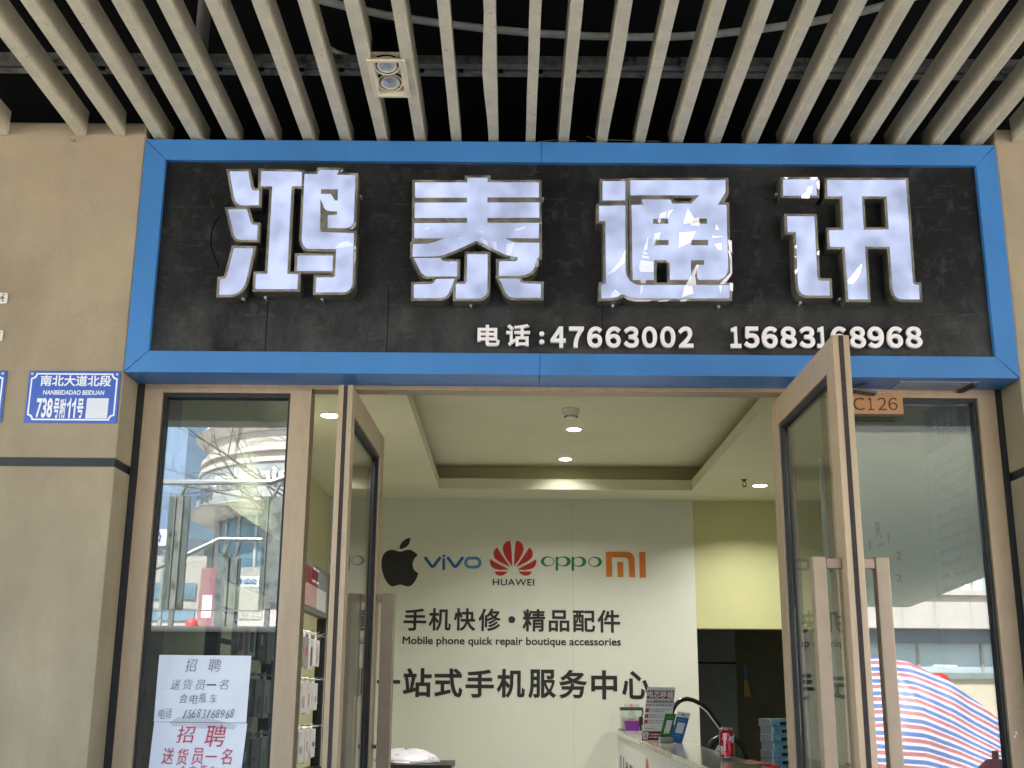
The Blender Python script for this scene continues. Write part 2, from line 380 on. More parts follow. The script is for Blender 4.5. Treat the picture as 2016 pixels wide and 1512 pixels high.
# ------------------------------------------------------------------ slatted arcade ceiling
ZS = 3.34; SH = .088; SW = .033
left_edges = [(-.3, 268), (151.7, 268.4), (227.4, 267.4), (305.6, 276), (376.7, 275.3), (447.9, 276), (524, 276.7), (597.9, 277.8), (670.8, 278.8),
              (743, 279.9), (817.4, 279.9), (889.2, 280.5), (962, 281.5), (1034.7, 282)]
right_edges = [(1119.4, 282), (1194.4, 283), (1268.9, 283), (1343.3, 282.3), (1417.2, 282.3), (1490.7, 282.3), (1563.5, 282.3), (1637.4, 282.3),
               (1711.9, 282.3), (1784, 282.3), (1857, 282.3)]
sx = [PZ(x, y, ZS).x for x, y in left_edges] + [PZ(x, y, ZS).x-SW for x, y in right_edges]
sx.append(sx[-1]+.137); sx.append(sx[-1]+.128)
def slat(i, x):
    over = x < -1.30 or x > 1.62
    y1 = -.004 if over else .12
    n = 22; mb = MB(); rows = []
    for k in range(n+1):
        y = y1+(-3.46-y1)*(k/n)**1.25
        w = random.uniform(-.0006, .0006); dx0 = dx1 = 0.0
        if i == 12: d = max(0, 1-abs(y+.42)/.32); dx0 = -.012*d
        if i in (9, 15): dx1 = .006*max(0, 1-abs(y+.55)/.5)
        tl = .0035*math.sin(i*2.1)                        # every slat hangs a little out of true
        rows.append([(x+dx0+w, y, ZS), (x+SW+dx1+w, y, ZS), (x+SW+dx1+w+tl, y, ZS+SH), (x+dx0+w+tl, y, ZS+SH)])
    vs = [p for r in rows for p in r]; fs = [(0, 1, 2, 3), tuple(4*n+j for j in (3, 2, 1, 0))]
    for k in range(n): fs += [(4*k+j, 4*k+(j+1) % 4, 4*k+4+(j+1) % 4, 4*k+4+j) for j in range(4)]
    mb.add(vs, fs)
    o = mb.build('ceiling_slat', m_slat)
    where = ('crossing in front of the left pillar top' if x < -1.3 else 'crossing in front of the right pillar top' if x > 1.6 else
             'beside the twin spotlight' if i in (9, 10) else 'with a dented left side' if i == 12 else 'ending above the signboard')
    tag(o, 'beige ceiling slat, %s from the left, %s' % (ORD[i], where), 'ceiling slat', 'slats of the arcade ceiling')
for i, x in enumerate(sx): slat(i, x)
# carrier rail the slats hang from, with a clip at each slat
z = ZS+SH+.003
a = PZ(500, 148, z); b = PZ(500, 123, z)
rl = thing('carrier_rail', (0, a.y, z), 'dusty grey steel rail running across above the ceiling slats', 'rail')
MB().box(-3.3, 3.7, b.y, b.y+.032, z, z+.03).box(-3.3, 3.7, b.y+.045, a.y, z, z+.022).build('channel', m_rail, rl)
for x in sx: MB().box(x+SW+.004, x+SW+.018, b.y+.03, b.y+.046, z-.006, z+.006).build('clip', m_dark, rl)
# twin spotlight hung between two slats
m_cream = overlay(mat('cream_metal', (.66, .58, .42), .4, var=.06, scale=20), (.22, .15, .08), 60, .66, .74, amount=.8)
q = [PZ(719, 117, ZS-.004), PZ(797, 117, ZS-.004), PZ(808, 190, ZS-.004), PZ(739, 190, ZS-.004)]
fx0, fx1 = (q[0].x+q[3].x)/2, (q[1].x+q[2].x)/2; fy0, fy1 = q[0].y, q[3].y
cx, cy = (fx0+fx1)/2, (fy0+fy1)/2; hx, hy = (fx1-fx0)/2, (fy1-fy0)/2
tw = thing('twin_spotlight', (cx, cy, ZS), 'cream twin spotlight box set between two ceiling slats', 'spotlight')
def rect(x, y, a, b, zz): return [Vector((x-a, y-b, zz)), Vector((x+a, y-b, zz)), Vector((x+a, y+b, zz)), Vector((x-a, y+b, zz))]
def frame_h(a0, b0, a1, b1, zz, h, mb, d=0.0):
    o_, i_ = rect(cx, cy, a0, b0, zz), rect(cx, cy, a1, b1, zz+d)
    for j in range(4):
        p, q_, r_, s_ = o_[j], o_[(j+1) % 4], i_[(j+1) % 4], i_[j]; up_ = Vector((0, 0, h))
        mb.hexa([p, q_, r_, s_], [p+up_, q_+up_, r_+up_, s_+up_])
fm = MB(); frame_h(hx, hy, hx-.013, hy-.013, ZS-.008, .006, fm); fm.build('trim_frame', m_cream, tw, bevel=.001)
fm = MB(); frame_h(hx-.0132, hy-.0132, hx-.021, hy-.021, ZS-.006, .003, fm, .018); fm.build('inner_frame', m_cream, tw)
bw = min(hx-.0135, .044)
MB().box(cx-bw, cx+bw, cy-hy+.014, cy+hy-.014, ZS+.024, ZS+.03).build('lamp_panel', m_cream, tw)
MB().box(cx-bw, cx+bw, cy-hy+.014, cy+hy-.014, ZS+.0302, ZS+.13).build('housing', m_dark, tw)
m_lens = mat('lamp_lens', (.50, .52, .55), .15, metal=.25, var=.35, scale=160)
for dy in (-.052, .052):
    c = Vector((cx-.002, cy+dy, ZS+.010)); tn = Vector((.05, -.22, -1)).normalized()
    lp = MB(); a_ = tn.orthogonal().normalized(); b_ = tn.cross(a_)
    def torus(mb, c, R_, r_, sg=32):
        mb.tube([c+(a_*math.cos(2*math.pi*k/sg)+b_*math.sin(2*math.pi*k/sg))*R_ for k in range(sg+1)], r_, 8)
    torus(lp, c, .0385, .0028); lp.build('gimbal_ring', m_cream, tw, smooth=True)
    lp = MB().cyl(c+Vector((0, 0, .0135)), c+Vector((0, 0, .0139)), .0425, seg=32).build('shadow_disc', m_dark, tw)  # flat dark disc stands in for the shade around the lamp
    lp = MB(); torus(lp, c-tn*.001, .0278, .0036); l_ = lp.build('lamp_rim', m_cream, tw, smooth=True)
    MB().lathe([(.0, .006), (.016, .0045), (.0255, .0)][::-1]+[(.024, .012), (0, .016)], (0, 0, 0)).build('tmp', m_lens)
    t_ = bpy.data.objects['tmp']; bpy.data.objects.remove(t_)
    ln = MB(); rings = [(0.026, 0), (.020, .003), (.011, .005), (.0005, .006)]; sg = 28; vs = []
    for r_, d_ in rings: vs += [c-tn*.0005*0+tn*d_*-1+(a_*math.cos(2*math.pi*k/sg)+b_*math.sin(2*math.pi*k/sg))*r_ for k in range(sg)]
    fs = [(i*sg+k, i*sg+(k+1) % sg, (i+1)*sg+(k+1) % sg, (i+1)*sg+k) for i in range(3) for k in range(sg)]+[tuple(range(3*sg, 4*sg))]
    ln.add(vs, fs); ln.build('lamp_lens', m_lens, tw)
# conduits and pipes in the void above the slats
m_cond = mat('grey_conduit', (.62, .62, .57), .5, var=.15, scale=20)
zc = 3.60
pts = [PZ(x, y, zc) for x, y in ((560, -26), (640, 3), (700, 17), (760, 30), (860, 45), (960, 57), (1060, 66), (1160, 71), (1260, 73), (1330, 72), (1400, 68), (1500, 57), (1600, 43), (1700, 22), (1760, 6), (1830, -16))]
o = MB().tube(pts, .0125, 12).build('conduit', m_cond, smooth=True); tag(o, 'pale grey conduit sweeping in a long curve above the slats', 'conduit')
pts = []
for k in range(26):
    u = k/25; x = 630+u*85; y = 84+34*u+6*math.sin(u*3.1); pts.append(PZ(x, y, 3.47))
fl = MB()
for k in range(25): fl.cyl(pts[k], pts[k+1], .0085 if k % 2 else .0072, seg=10)
o = fl.build('flexible_conduit', m_cond); tag(o, 'short ribbed flexible hose leading to the twin spotlight', 'hose')
p = PY(399, 60, .05)
o = MB().cyl((p.x, .05, 3.66), (p.x, .05, 4.249), .024).build('drain_pipe', mat('pipe_grey', (.09, .085, .08), .6)); tag(o, 'grey upright pipe in the dark above the left slats', 'pipe')
for k, (pp, lb) in enumerate(((((1060, 279.5), (1085, 277), (1100, 276), (1135, 278.2)), 'thin yellow wire lying along the top of the signboard, nearest the middle'),
                              (((1155, 268), (1168, 275), (1215, 276.5), (1262, 277.5), (1300, 279)), 'thin yellow wire bent up behind the signboard top, right of the middle'))):
    o = MB().tube([PY(x, y-.5, .03) for x, y in pp], .0016, 6).build('wire', mat('yellow_wire', (.22, .15, .03), .5)); tag(o, lb, 'wire', 'loose wires on the signboard')

# ------------------------------------------------------------------ signboard
XL, XR, ZB, ZT = -1.2545, 1.6402, 2.506, 3.328
IL, IR, IB, IT = -1.181, 1.568, 2.578, 3.253
sg_ = thing('shop_signboard', (.19, .05, ZB), 'black shop signboard in a blue frame with four glowing characters', 'signboard')
def member(pts, y0, y1, name='frame_member'):
    MB().prism([[Vector((x, y0, z)) for x, z in pts]], (0, y1-y0, 0)).build(name, m_blue, sg_, bevel=.0012)
g = .0007; XM = PY(1066, 300, -.005).x; XN = PY(1063, 715, -.005).x
member([(XL+g*2, ZT), (IL+g, IT), (XM-g, IT), (XM-g, ZT)], -.005, .14); member([(XM+g, ZT), (XM+g, IT), (IR-g, IT), (XR-g*2, ZT)], -.005, .14)
member([(XL+g*2, ZB), (XN-g, ZB), (XN-g, IB), (IL+g, IB)], -.005, .148); member([(XN+g, ZB), (XR-g*2, ZB), (IR-g, IB), (XN+g, IB)], -.005, .148)
member([(XL, ZB+g*2), (IL, IB+g), (IL, IT-g), (XL, ZT-g*2)], -.005, .148); member([(XR, ZB+g*2), (XR, ZT-g*2), (IR, IT-g), (IR, IB+g)], -.005, .148)
MB().box(IL-.01, IR+.01, .0145, .06, IB-.01, IT+.01).build('board', m_board, sg_)
MB().box(IL, IR, .0135, .0143, IB-.0015, IB+.0035).build('worn_edge', mat('worn_trim', (.20, .17, .15), .5, var=.7, scale=18), sg_)
# crack in the board
ck = [(432, 427), (424, 437), (418, 452), (415, 470), (417, 490), (422, 505), (428, 518), (430, 526)]
lp = ribbon([(PY(x, y, .0143).x, PY(x, y, .0143).z) for x, y in ck], .0042)[0]
MB().prism([[Vector((p.x, .0139, p.y)) for p in lp]], (0, .0005, 0)).build('crack', m_dark, sg_)
for px_, y0_, y1_ in ((528, 592, 694), (766, 560, 693), (1186, 600, 696)):
    a_ = PY(px_, y0_, .0143); b_ = PY(px_, y1_, .0143); MB().box(a_.x-.0012, a_.x+.0012, .0139, .0144, b_.z, a_.z).build('panel_seam', m_dark, sg_)
# soffit of the sign: pale exposed board with a dark batten
p0, p1 = PZ(1762, 768, ZB), PZ(1914, 755, ZB)
m_plas = overlay(mat('grey_plaster', (.40, .41, .44), .7, var=.12, scale=18), (.2, .2, .22), 25, .5, .7, stretch=(.3, 1, 1))
xa, xb = PY(1762, 765, .1).x, PY(1916, 765, .1).x
MB().box(xa, xb, .042, .146, ZB-.0025, ZB-.0005).build('soffit_patch', m_plas, sg_)
bx = PZ(1915, 754, ZB); by = PZ(1887, 768, ZB)
MB().hexa([(bx.x-.005, .04, ZB-.012), (bx.x+.012, .04, ZB-.012), (by.x+.012, .146, ZB-.012), (by.x-.005, .146, ZB-.012)],
          [(bx.x-.005, .04, ZB-.003), (bx.x+.012, .04, ZB-.003), (by.x+.012, .146, ZB-.003), (by.x-.005, .146, ZB-.003)]).build('batten', mat('rusty_batten', (.06, .035, .028), .7), sg_)

# channel letters: polygons measured in four enlargements of the photograph (origin x, y, scale)
YF = -.046                                     # front of the metal returns
LET = {
 0: ((400, 310, 4.725), [
  ([(245,131),(420,131),(440,245),(447,280),(456,298),(470,308),(521,310),(517,442),(365,444),(340,440),(318,426),(300,405),(290,378)], None, []),
  ([(232,486),(405,484),(440,596),(448,617),(460,627),(508,630),(503,765),(350,765),(322,759),(301,744),(288,720)], None, []),
  ([(287,846),(467,848),(410,1110),(398,1155),(378,1202),(350,1238),(310,1263),(262,1277),(150,1277),(158,1135),(203,1132),(220,1112)], None, []),
  ([(541,130),(920,138),(917,268),(823,268),(783,1085),(883,1090),(876,1226),(487,1224),(494,1087),(600,1085),(645,270),(537,268)], None, []),
  ([(945,158),(1062,160),(1080,120),(1262,124),(1243,165),(1416,170),(1403,590),(1394,622),(1370,647),(1335,657),(1160,657),(1162,543),(1236,540),(1247,530),(1249,503),(1168,500),(1142,490),(1122,462),(1092,388),(1087,672),(1092,690),(1108,698),(1403,708),(1390,1165),(1382,1203),(1360,1236),(1325,1255),(1048,1256),(1055,1120),(1210,1120),(1228,1105),(1240,853),(985,850),(950,838),(927,808),(918,765)],
   [(925,135),(1050,135),(1065,95),(1302,98),(1285,145),(1443,148),(1425,610),(1405,650),(1370,683),(1430,685),(1412,1185),(1397,1223),(1365,1262),(1320,1280),(1022,1280),(1030,1096),(1180,1096),(1205,1085),(1217,880),(970,876),(930,860),(900,815),(893,775)],
   [[(1097,295),(1254,297),(1254,405),(1225,405),(1193,345),(1095,345)]]),
  ([(880,917),(1208,917),(1203,1058),(875,1056)], None, [])], 'left'),
 1: ((780, 320, 5.04), [
  ([(187,200),(705,198),(707,153),(907,153),(907,198),(1417,197),(1417,343),(905,345),(905,398),(1420,398),(1420,545),(905,548),(905,600),(1417,600),(1414,748),(1072,748),(1150,785),(1200,797),(1420,797),(1420,935),(1398,945),(1390,980),(1372,1040),(1340,1082),(1290,1110),(1230,1124),(1017,1122),(1022,980),(1185,980),(1203,967),(1207,938),(1110,922),(1055,902),(950,850),(797,775),(590,870),(470,918),(400,930),(162,935),(167,810),(310,808),(385,790),(490,750),(180,750),(180,603),(703,600),(703,548),(183,548),(183,400),(703,398),(703,347),(187,347)],
   [(160,173),(680,173),(680,130),(935,128),(935,173),(1443,172),(1447,965),(1420,967),(1410,1005),(1393,1052),(1355,1106),(1300,1134),(1235,1148),(990,1148),(990,957),(1120,952),(1050,930),(945,877),(797,803),(600,893),(480,944),(405,957),(138,962),(140,788),(155,785)], []),
  ([(175,950),(437,948),(455,972),(475,982),(607,984),(605,1130),(310,1130),(275,1118),(245,1085)], None, []),
  ([(178,1212),(350,1208),(376,1195),(398,1158),(580,1157),(520,1300),(495,1330),(455,1345),(175,1345)], None, []),
  ([(707,912),(908,912),(905,1270),(892,1313),(860,1340),(815,1350),(590,1350),(594,1210),(680,1207),(698,1190)], None, []),
  ([(1022,1155),(1218,1155),(1236,1190),(1262,1203),(1437,1208),(1435,1343),(1160,1343),(1120,1330),(1090,1300)], None, [])], 'second'),
 2: ((1150, 320, 5.04), [
  ([(183,187),(408,186),(408,373),(183,375)], None, []),
  ([(148,432),(408,430),(410,1070),(420,1120),(445,1165),(485,1200),(530,1216),(1442,1218),(1440,1348),(520,1348),(445,1335),(385,1306),(340,1328),(295,1346),(172,1348),(172,1212),(200,1210),(217,1195),(211,578),(148,577)], None, []),
  ([(458,180),(1402,178),(1402,295),(1325,420),(1410,423),(1428,1055),(1415,1108),(1385,1145),(1340,1163),(1145,1163),(1122,1150),(1118,1020),(1190,1018),(1190,970),(1058,968),(1060,1163),(850,1163),(848,970),(692,968),(692,1165),(482,1165),(470,425),(590,420),(568,370),(853,370),(877,410),(1060,410),(1145,325),(460,325)],
   [(432,155),(1430,153),(1437,310),(1385,390),(1440,397),(1455,1060),(1440,1120),(1405,1170),(1350,1190),(825,1190),(825,995),(720,995),(718,1190),(455,1190),(445,400),(440,350)],
   [[(683,557),(833,557),(835,610),(685,612)], [(1060,555),(1220,555),(1220,610),(1062,612)], [(690,768),(837,768),(838,822),(690,824)], [(1062,768),(1230,766),(1232,824),(1062,824)]],
   [[(880,352),(1078,352),(1048,385),(905,385)]])], 'third'),
 3: ((1510, 320, 5.04), [
  ([(160,170),(487,168),(492,325),(162,327)], None, []),
  ([(200,535),(468,535),(498,1135),(508,1163),(535,1175),(615,1175),(622,1318),(385,1318),(345,1302),(320,1264),(308,1210),(285,690),(205,688)], None, []),
  ([(597,177),(1375,177),(1445,1190),(1463,1212),(1505,1217),(1512,1358),(1330,1358),(1290,1342),(1260,1305),(1245,1250),(1218,835),(970,833),(1000,1358),(808,1358),(770,838),(625,836),(615,675),(760,673),(748,335),(600,335)], None,
   [[(937,335),(1187,335),(1210,668),(957,670)]])], 'right')}
m_rim = mat('polished_steel', (.66, .645, .59), .17, metal=.9, var=.25, scale=16, detail=1.5, bump=.45, bscale=11)
m_ret = mat('dull_steel_return', (.15, .14, .112), .4, metal=.6, var=.35, scale=20)
m_face = emit('lit_acrylic', (.63, .71, 1.0), .106, var=.27, scale=11)
E2 = .0091
films = {1: [[(820,735),(900,780),(915,830),(868,800)], [(955,790),(990,780),(1005,872),(965,850)], [(1100,800),(1178,795),(1130,922),(1090,910)], [(260,655),(333,640),(318,665)], [(1180,660),(1285,630),(1280,657),(1185,678)], [(600,763),(660,738),(640,757)], [(630,672),(675,675),(668,684)], [(795,680),(870,685),(860,694)],
             [(805,795),(935,845),(970,885),(880,845)], [(1140,935),(1190,925),(1200,950),(1160,972),(1120,955)], [(1390,950),(1415,940),(1412,1030),(1385,1035)], [(1405,600),(1445,585),(1440,612)], [(530,990),(590,985),(545,1005)]],
         2: [[(745,550),(760,500),(818,487),(808,535)], [(822,545),(840,480),(887,458),(850,520)], [(1028,455),(1090,550),(1060,600),(985,605)], [(945,695),(1105,685),(1060,790),(938,845)], [(640,718),(628,865),(588,872)], [(700,705),(760,690),(740,760),(692,765)], [(585,882),(640,900),(625,912),(582,905)], [(575,918),(650,938),(645,955),(572,945)], [(560,970),(690,985),(690,1085),(555,1085),(545,1040)], [(218,1115),(350,990),(408,860),(408,985),(300,1085)], [(260,1335),(280,1285),(310,1258),(365,1305),(330,1330)], [(1000,1218),(1075,1225),(1085,1300),(970,1335)], [(1310,610),(1342,662),(1302,664)], [(1290,808),(1365,803),(1362,870),(1330,862)], [(1270,725),(1370,735),(1275,747)], [(1340,1222),(1365,1220),(1355,1305)], [(560,1225),(585,1225),(575,1290),(558,1310)],
             [(1425,765),(1465,775),(1470,905),(1440,865)], [(1425,870),(1450,880),(1465,930),(1470,1100),(1430,1160),(1400,1200),(1340,1212),(1450,1095),(1452,960)], [(395,1328),(520,1358),(690,1360),(640,1380),(500,1380),(430,1362)], [(730,1368),(850,1358),(820,1382),(740,1380)], [(950,1362),(1030,1352),(1015,1377),(955,1380)], [(1440,1195),(1478,1195),(1478,1280),(1450,1270)], [(1010,1215),(1110,1020),(1137,1012),(1100,1120),(1112,1215)], [(1048,553),(1140,548),(1148,610),(1130,626),(1062,620)], [(730,557),(765,562),(755,600),(733,600)], [(685,765),(715,768),(700,815),(683,812)], [(812,972),(848,968),(845,1000),(825,990)], [(555,1165),(615,1160),(612,1195),(570,1200)]],
         3: [[(340,325),(390,290),(410,240),(455,232),(435,310)], [(800,1172),(845,1120),(935,1005),(945,1022),(920,1110),(890,1160),(850,1205),(810,1200)], [(340,328),(425,322),(422,355),(345,355)], [(490,185),(520,175),(522,268),(495,250)], [(425,148),(500,145),(505,170),(440,172)], [(165,145),(215,148),(190,165)], [(272,830),(298,820),(292,860)], [(268,920),(290,930),(288,945)], [(275,1070),(308,1045),(300,1090),(280,1110)], [(495,890),(520,870),(518,920),(498,915)]],
         0: [[(1225,850),(1245,815),(1290,785),(1345,775),(1395,800),(1395,822),(1330,830),(1280,838)], [(1365,665),(1420,600),(1418,640),(1390,668)], [(1400,880),(1420,870),(1425,930),(1410,990)], [(1395,830),(1420,815),(1428,860),(1400,862)], [(1275,125),(1300,105),(1290,138)], [(775,1238),(805,1228),(795,1243)]]}
def film_mat():
    M = bpy.data.materials.new('peeling_film_glint'); M.use_nodes = True; n = M.node_tree; n.nodes.clear()
    o = n.nodes.new('ShaderNodeOutputMaterial'); t = n.nodes.new('ShaderNodeBsdfTransparent'); g = n.nodes.new('ShaderNodeBsdfGlossy')
    g.inputs[0].default_value = (.5, .5, .5, 1); g.inputs['Roughness'].default_value = .28
    nm_ = n.nodes.new('ShaderNodeNormal'); cv = n.nodes.new('ShaderNodeCombineXYZ'); cv.inputs[1].default_value = -.94; cv.inputs[2].default_value = -.34  # fixed downward shading normal puts street glints into the flat film
    n.links.new(cv.outputs[0], g.inputs['Normal']); n.nodes.remove(nm_)
    a = n.nodes.new('ShaderNodeAddShader'); n.links.new(t.outputs[0], a.inputs[0]); n.links.new(g.outputs[0], a.inputs[1]); n.links.new(a.outputs[0], o.inputs[0])
    return M
m_film = film_mat()
names = ['three-dot water radical', '', '', '']
for ci, (org, pieces, pos) in LET.items():
    ox, oy, sc = org
    P3 = lambda q, Y: [PY(ox+x/sc, oy+y/sc, Y) for x, y in q]
    ch = None
    rim = MB(); ret = MB(); face = MB()
    for k, pc in enumerate(pieces):
        fc, rm, fh = pc[:3]; rh = pc[3] if len(pc) > 3 else None
        y = YF-.0006*k
        L = P3(fc, YF)
        if rm: ro = P3(rm, YF)
        else: ro = grow(L, E2)
        holes = [P3(h, YF) for h in (rh or [])]
        if not rm:
            for h in fh:
                hh = P3(h, YF); hh = hh[::-1] if area2(hh) > 0 else hh
                # shrink the hole: material lies outside it
                n = len(hh); out = []
                for i in range(n):
                    a_ = hh[i]-hh[i-1]; b_ = hh[(i+1) % n]-hh[i]; na = Vector((a_.z, 0, -a_.x)).normalized(); nb = Vector((b_.z, 0, -b_.x)).normalized()
                    out.append(hh[i]+(na+nb)*(E2/max(.35, 1+na.dot(nb))))
                holes.append(out)
        def at_y(lp, yy): return [Vector((p.x, yy, p.z)) for p in lp]
        rim.prism([at_y(ro, y)]+[at_y(h, y) for h in holes], (0, .0015, 0))
        ret.prism([at_y(ro, y+.0016)]+[at_y(h, y+.0016) for h in holes], (0, .0143-y-.0018, 0))
        face.prism([at_y(L, y-.0016)]+[at_y(P3(h, YF), y-.0016) for h in fh], (0, .0015, 0))
    ch = ret.build('channel_letter', m_ret, sg_)
    ORG[ch] = ORG[sg_]
    rim.build('rim', m_rim, ch); face.build('lit_face', m_face, ch)
    if ci in films:
        for k, f in enumerate(films[ci]):
            MB().prism([P3(f, YF-.0078-.0003*k)], (0, .0002, 0), back=False).build('peeling_film_glint', m_film, ch)
for x, y in ((480, 591), (524, 588), (635, 591), (927, 603), (1206, 604), (1414, 606), (1574, 598), (1651, 591), (711, 389), (1527, 385), (1068, 394)):
    p = PY(x, y, 0); MB().cyl((p.x, .0143, p.z), (p.x, -.010, p.z), .0035, seg=10).cyl((p.x, -.0102, p.z), (p.x, -.013, p.z), .005, seg=10).build('standoff_screw', m_screw, sg_)
m_num = mat('white_acrylic', (.82, .78, .77), .4, var=.03)
YN = .0005
for body, x0, x1, yb, yt, off, sp in (('电', 940, 983.5, 682.5, 641.5, .026, 1), ('话', 996.5, 1043.5, 683, 640, .026, 1), (':', 1061.5, 1071.5, 679, 654.5, .035, 1)):
    t = MB(); textpx(t, body, x0, yb, x1, yt, YN, .0135, off=off, res=5); t.build('sign_character', m_num, sg_)
def digits(s, spans, yb, yt):
    for d, (a, b) in zip(s, spans):
        t = MB(); textpx(t, chr(ord(d)+0xFEE0), a, yb, b, yt, YN, .0135, off=.036, res=8); t.build('phone_digit', m_num, sg_)
c0 = lambda *v: [(900+a/4.032, 900+b/4.032) for a, b in v]
digits('47663002', c0((740, 862), (888, 1006), (1032, 1150), (1178, 1297), (1322, 1441), (1467, 1586), (1612, 1731), (1755, 1872)), 686, 645)
c1 = lambda *v: [(1380+a/4.032, 1380+b/4.032) for a, b in v]
digits('15683168968', c1((234, 316), (340, 461), (483, 606), (632, 757), (780, 903), (921, 1003), (1030, 1152), (1182, 1306), (1325, 1450), (1476, 1600), (1625, 1753)), 686.5, 645)

# ================================================================== SHOPFRONT
YFR = .15; ZH = 2.4925; Z0 = .15
fr = thing('shopfront_frame', (.19, YFR, 0), 'bronze aluminium shopfront frame with two glazed side windows', 'shopfront')
def vbar(x0, x1, y0, y1, z0, z1, name='post', M=None, p=None, bv=.0015): return MB().box(x0, x1, y0, y1, z0, z1).build(name, M or m_alu, p or fr, bevel=bv)
PL0, PL1, PM0, PM1 = -1.2315, -1.170, -.742, -.672
PR0, PR1, PX0, PX1 = 1.559, 1.6195, 1.050, 1.120
for a_, b_ in ((PL0, PL1), (PM0, PM1), (PX0, PX1), (PR0, PR1)): vbar(a_, b_, YFR, .225, 0, ZH)
vbar(PL0, PR1, YFR+.001, .224, ZH+.0003, 2.60, 'header')
for a_, b_ in ((PL1, PM0), (PX1, PR0)):
    vbar(a_, b_, YFR+.002, .224, ZH-.014, ZH, 'glazing_bead', bv=0)
    vbar(a_, b_, YFR, .225, .0, .10, 'bottom_rail')
    MB().box(a_+.0005, a_+.0095, .166, .205, .1, ZH-.0145).box(b_-.0095, b_-.0005, .166, .205, .1, ZH-.0145).box(a_+.01, b_-.01, .166, .205, ZH-.027, ZH-.0145).build('gasket', m_gasket, fr)
    MB().box(a_+.0098, b_-.0098, .186, .194, .1, ZH-.0272).build('glass_pane', m_glass, fr)
for x in (PY(754, 772, .21).x, PY(768.5, 772, .21).x, PY(1473.5, 778, .21).x, PY(1489, 778, .21).x):
    MB().cyl((x, .20, ZH-.0005), (x, .20, ZH-.0016), .004, seg=10).build('screw', m_screw, fr)
# small paint chips on the right post
for px, py in ((1998, 1450), (2001, 1443)):
    c = PY(px, py, YFR); MB().box(c.x-.003, c.x+.003, YFR-.0006, YFR-.0001, c.z-.004, c.z+.004).build('paint_chip', m_paper, fr)

# doors: the left leaf stands open into the shop, the right leaf out over the pavement
m_top = m_alu
MB_ = MB
def door(name, x0, x1, ya, yb, stile_a, stile_b, rail, handle_y, hz, bars, label, turn=0.0):
    """leaf standing square to the shopfront between ya (near) and yb (far)"""
    def MB(B=MB_):
        mb = B(); mb.pivot = (x0, ya, turn); return mb
    zt = 2.483; xm = (x0+x1)/2; leaf = MB()
    for y0, y1 in ((ya, ya+stile_a), (yb-stile_b, yb)): leaf.box(x0, x1, y0, y1, Z0+.01, zt)
    leaf.box(x0+.0008, x1-.0008, ya+stile_a+.0004, yb-stile_b-.0004, zt-rail, zt-.0006)
    leaf.box(x0+.0008, x1-.0008, ya+stile_a+.0004, yb-stile_b-.0004, Z0+.012, Z0+.13)
    d = leaf.build('door', m_alu, fr, bevel=.0015, label=label); ORG[d] = ORG[fr]
    MB().box(xm-.0065, xm+.0065, ya-.0012, ya-.0001, Z0+.02, zt-.001).build('brush_seal', m_brush, d)
    MB().box(xm-.004, xm+.004, ya+stile_a+.001, yb-stile_b-.001, Z0+.131, zt-rail-.001).build('glass', m_dglass, d)
    for sx_ in (-1, 1):
        e0, e1 = (xm-.017, xm-.0042) if sx_ < 0 else (xm+.0042, xm+.017)
        y0, y1, z1 = ya+stile_a+.0005, yb-stile_b-.0005, zt-rail-.0005
        MB().box(e0, e1, y0, y0+.010, Z0+.131, z1).box(e0, e1, y1-.010, y1, Z0+.131, z1).box(e0, e1, y0+.0101, y1-.0101, z1-.012, z1).build('gasket', m_gasket, d)
    for b0, b1 in bars:
        e0, e1 = (b1+.0002, x0-.0002) if b1 < x0 else (x1+.0002, b0-.0002)
        MB().box(b0, b1, handle_y-.018, handle_y+.018, .55, hz).box(e0, e1, handle_y-.014, handle_y+.014, hz-.032, hz-.004).box(e0, e1, handle_y-.014, handle_y+.014, .58, .612).build('handle', m_pull, d, bevel=.003)
    return d
m_pull = mat('rose_bronze', (.33, .245, .165), .4, metal=.3, var=.08, scale=14)
L = door('l', -.567, -.520, .052, .888, .062, .098, .092, .83, 1.872, ((-.664, -.616), (-.500, -.450)), 'left glass door leaf standing open into the shop', R(-1.15))
MB().box(-.5025, -.4905, .842, .858, 1.312, 1.326).build('lock', m_rail, L)
Rr = door('r', .892, .939, -.536, .293, .085, .095, .090, -.478, 1.872, ((.812, .849), (.981, 1.018)), 'right glass door leaf swung outwards in front of the signboard', R(-.3))

# unit number plate, sign bracket
m_cop = mat('copper_plate', (.46, .225, .085), .35, metal=.25, var=.08, scale=6)
a_ = PY(1660, 815, .14); b_ = PY(1775.5, 777, .14)
up_ = thing('unit_number_plate', ((a_.x+b_.x)/2, .14, a_.z), 'small copper plate reading C126 at the top of the right side window', 'sign')
MB().box(a_.x, b_.x, .136, .148, a_.z, b_.z).build('plate', m_cop, up_, bevel=.001)
MB().box(a_.x, b_.x+.0008, .134, .148, a_.z-.007, a_.z-.0004).build('bottom_edge', mat('plate_edge', (.05, .03, .028), .5), up_)
t = MB()
for chx, x0, x1 in (('Ｃ', 1681, 1703.5), ('１', 1709.5, 1721), ('２', 1729, 1746), ('６', 1750, 1767.5)): textpx(t, chx, x0, 807.5, x1, 783, .1355, .001, off=0, res=8)
t.build('lettering', mat('brown_ink', (.06, .025, .018), .5), up_)
br = thing('sign_bracket', (1.17, .08, 2.47), 'bent dark metal strip hanging under the signboard by the right door', 'bracket')
p0 = PY(1678, 768, .10); p1 = PY(1725, 774, .10)
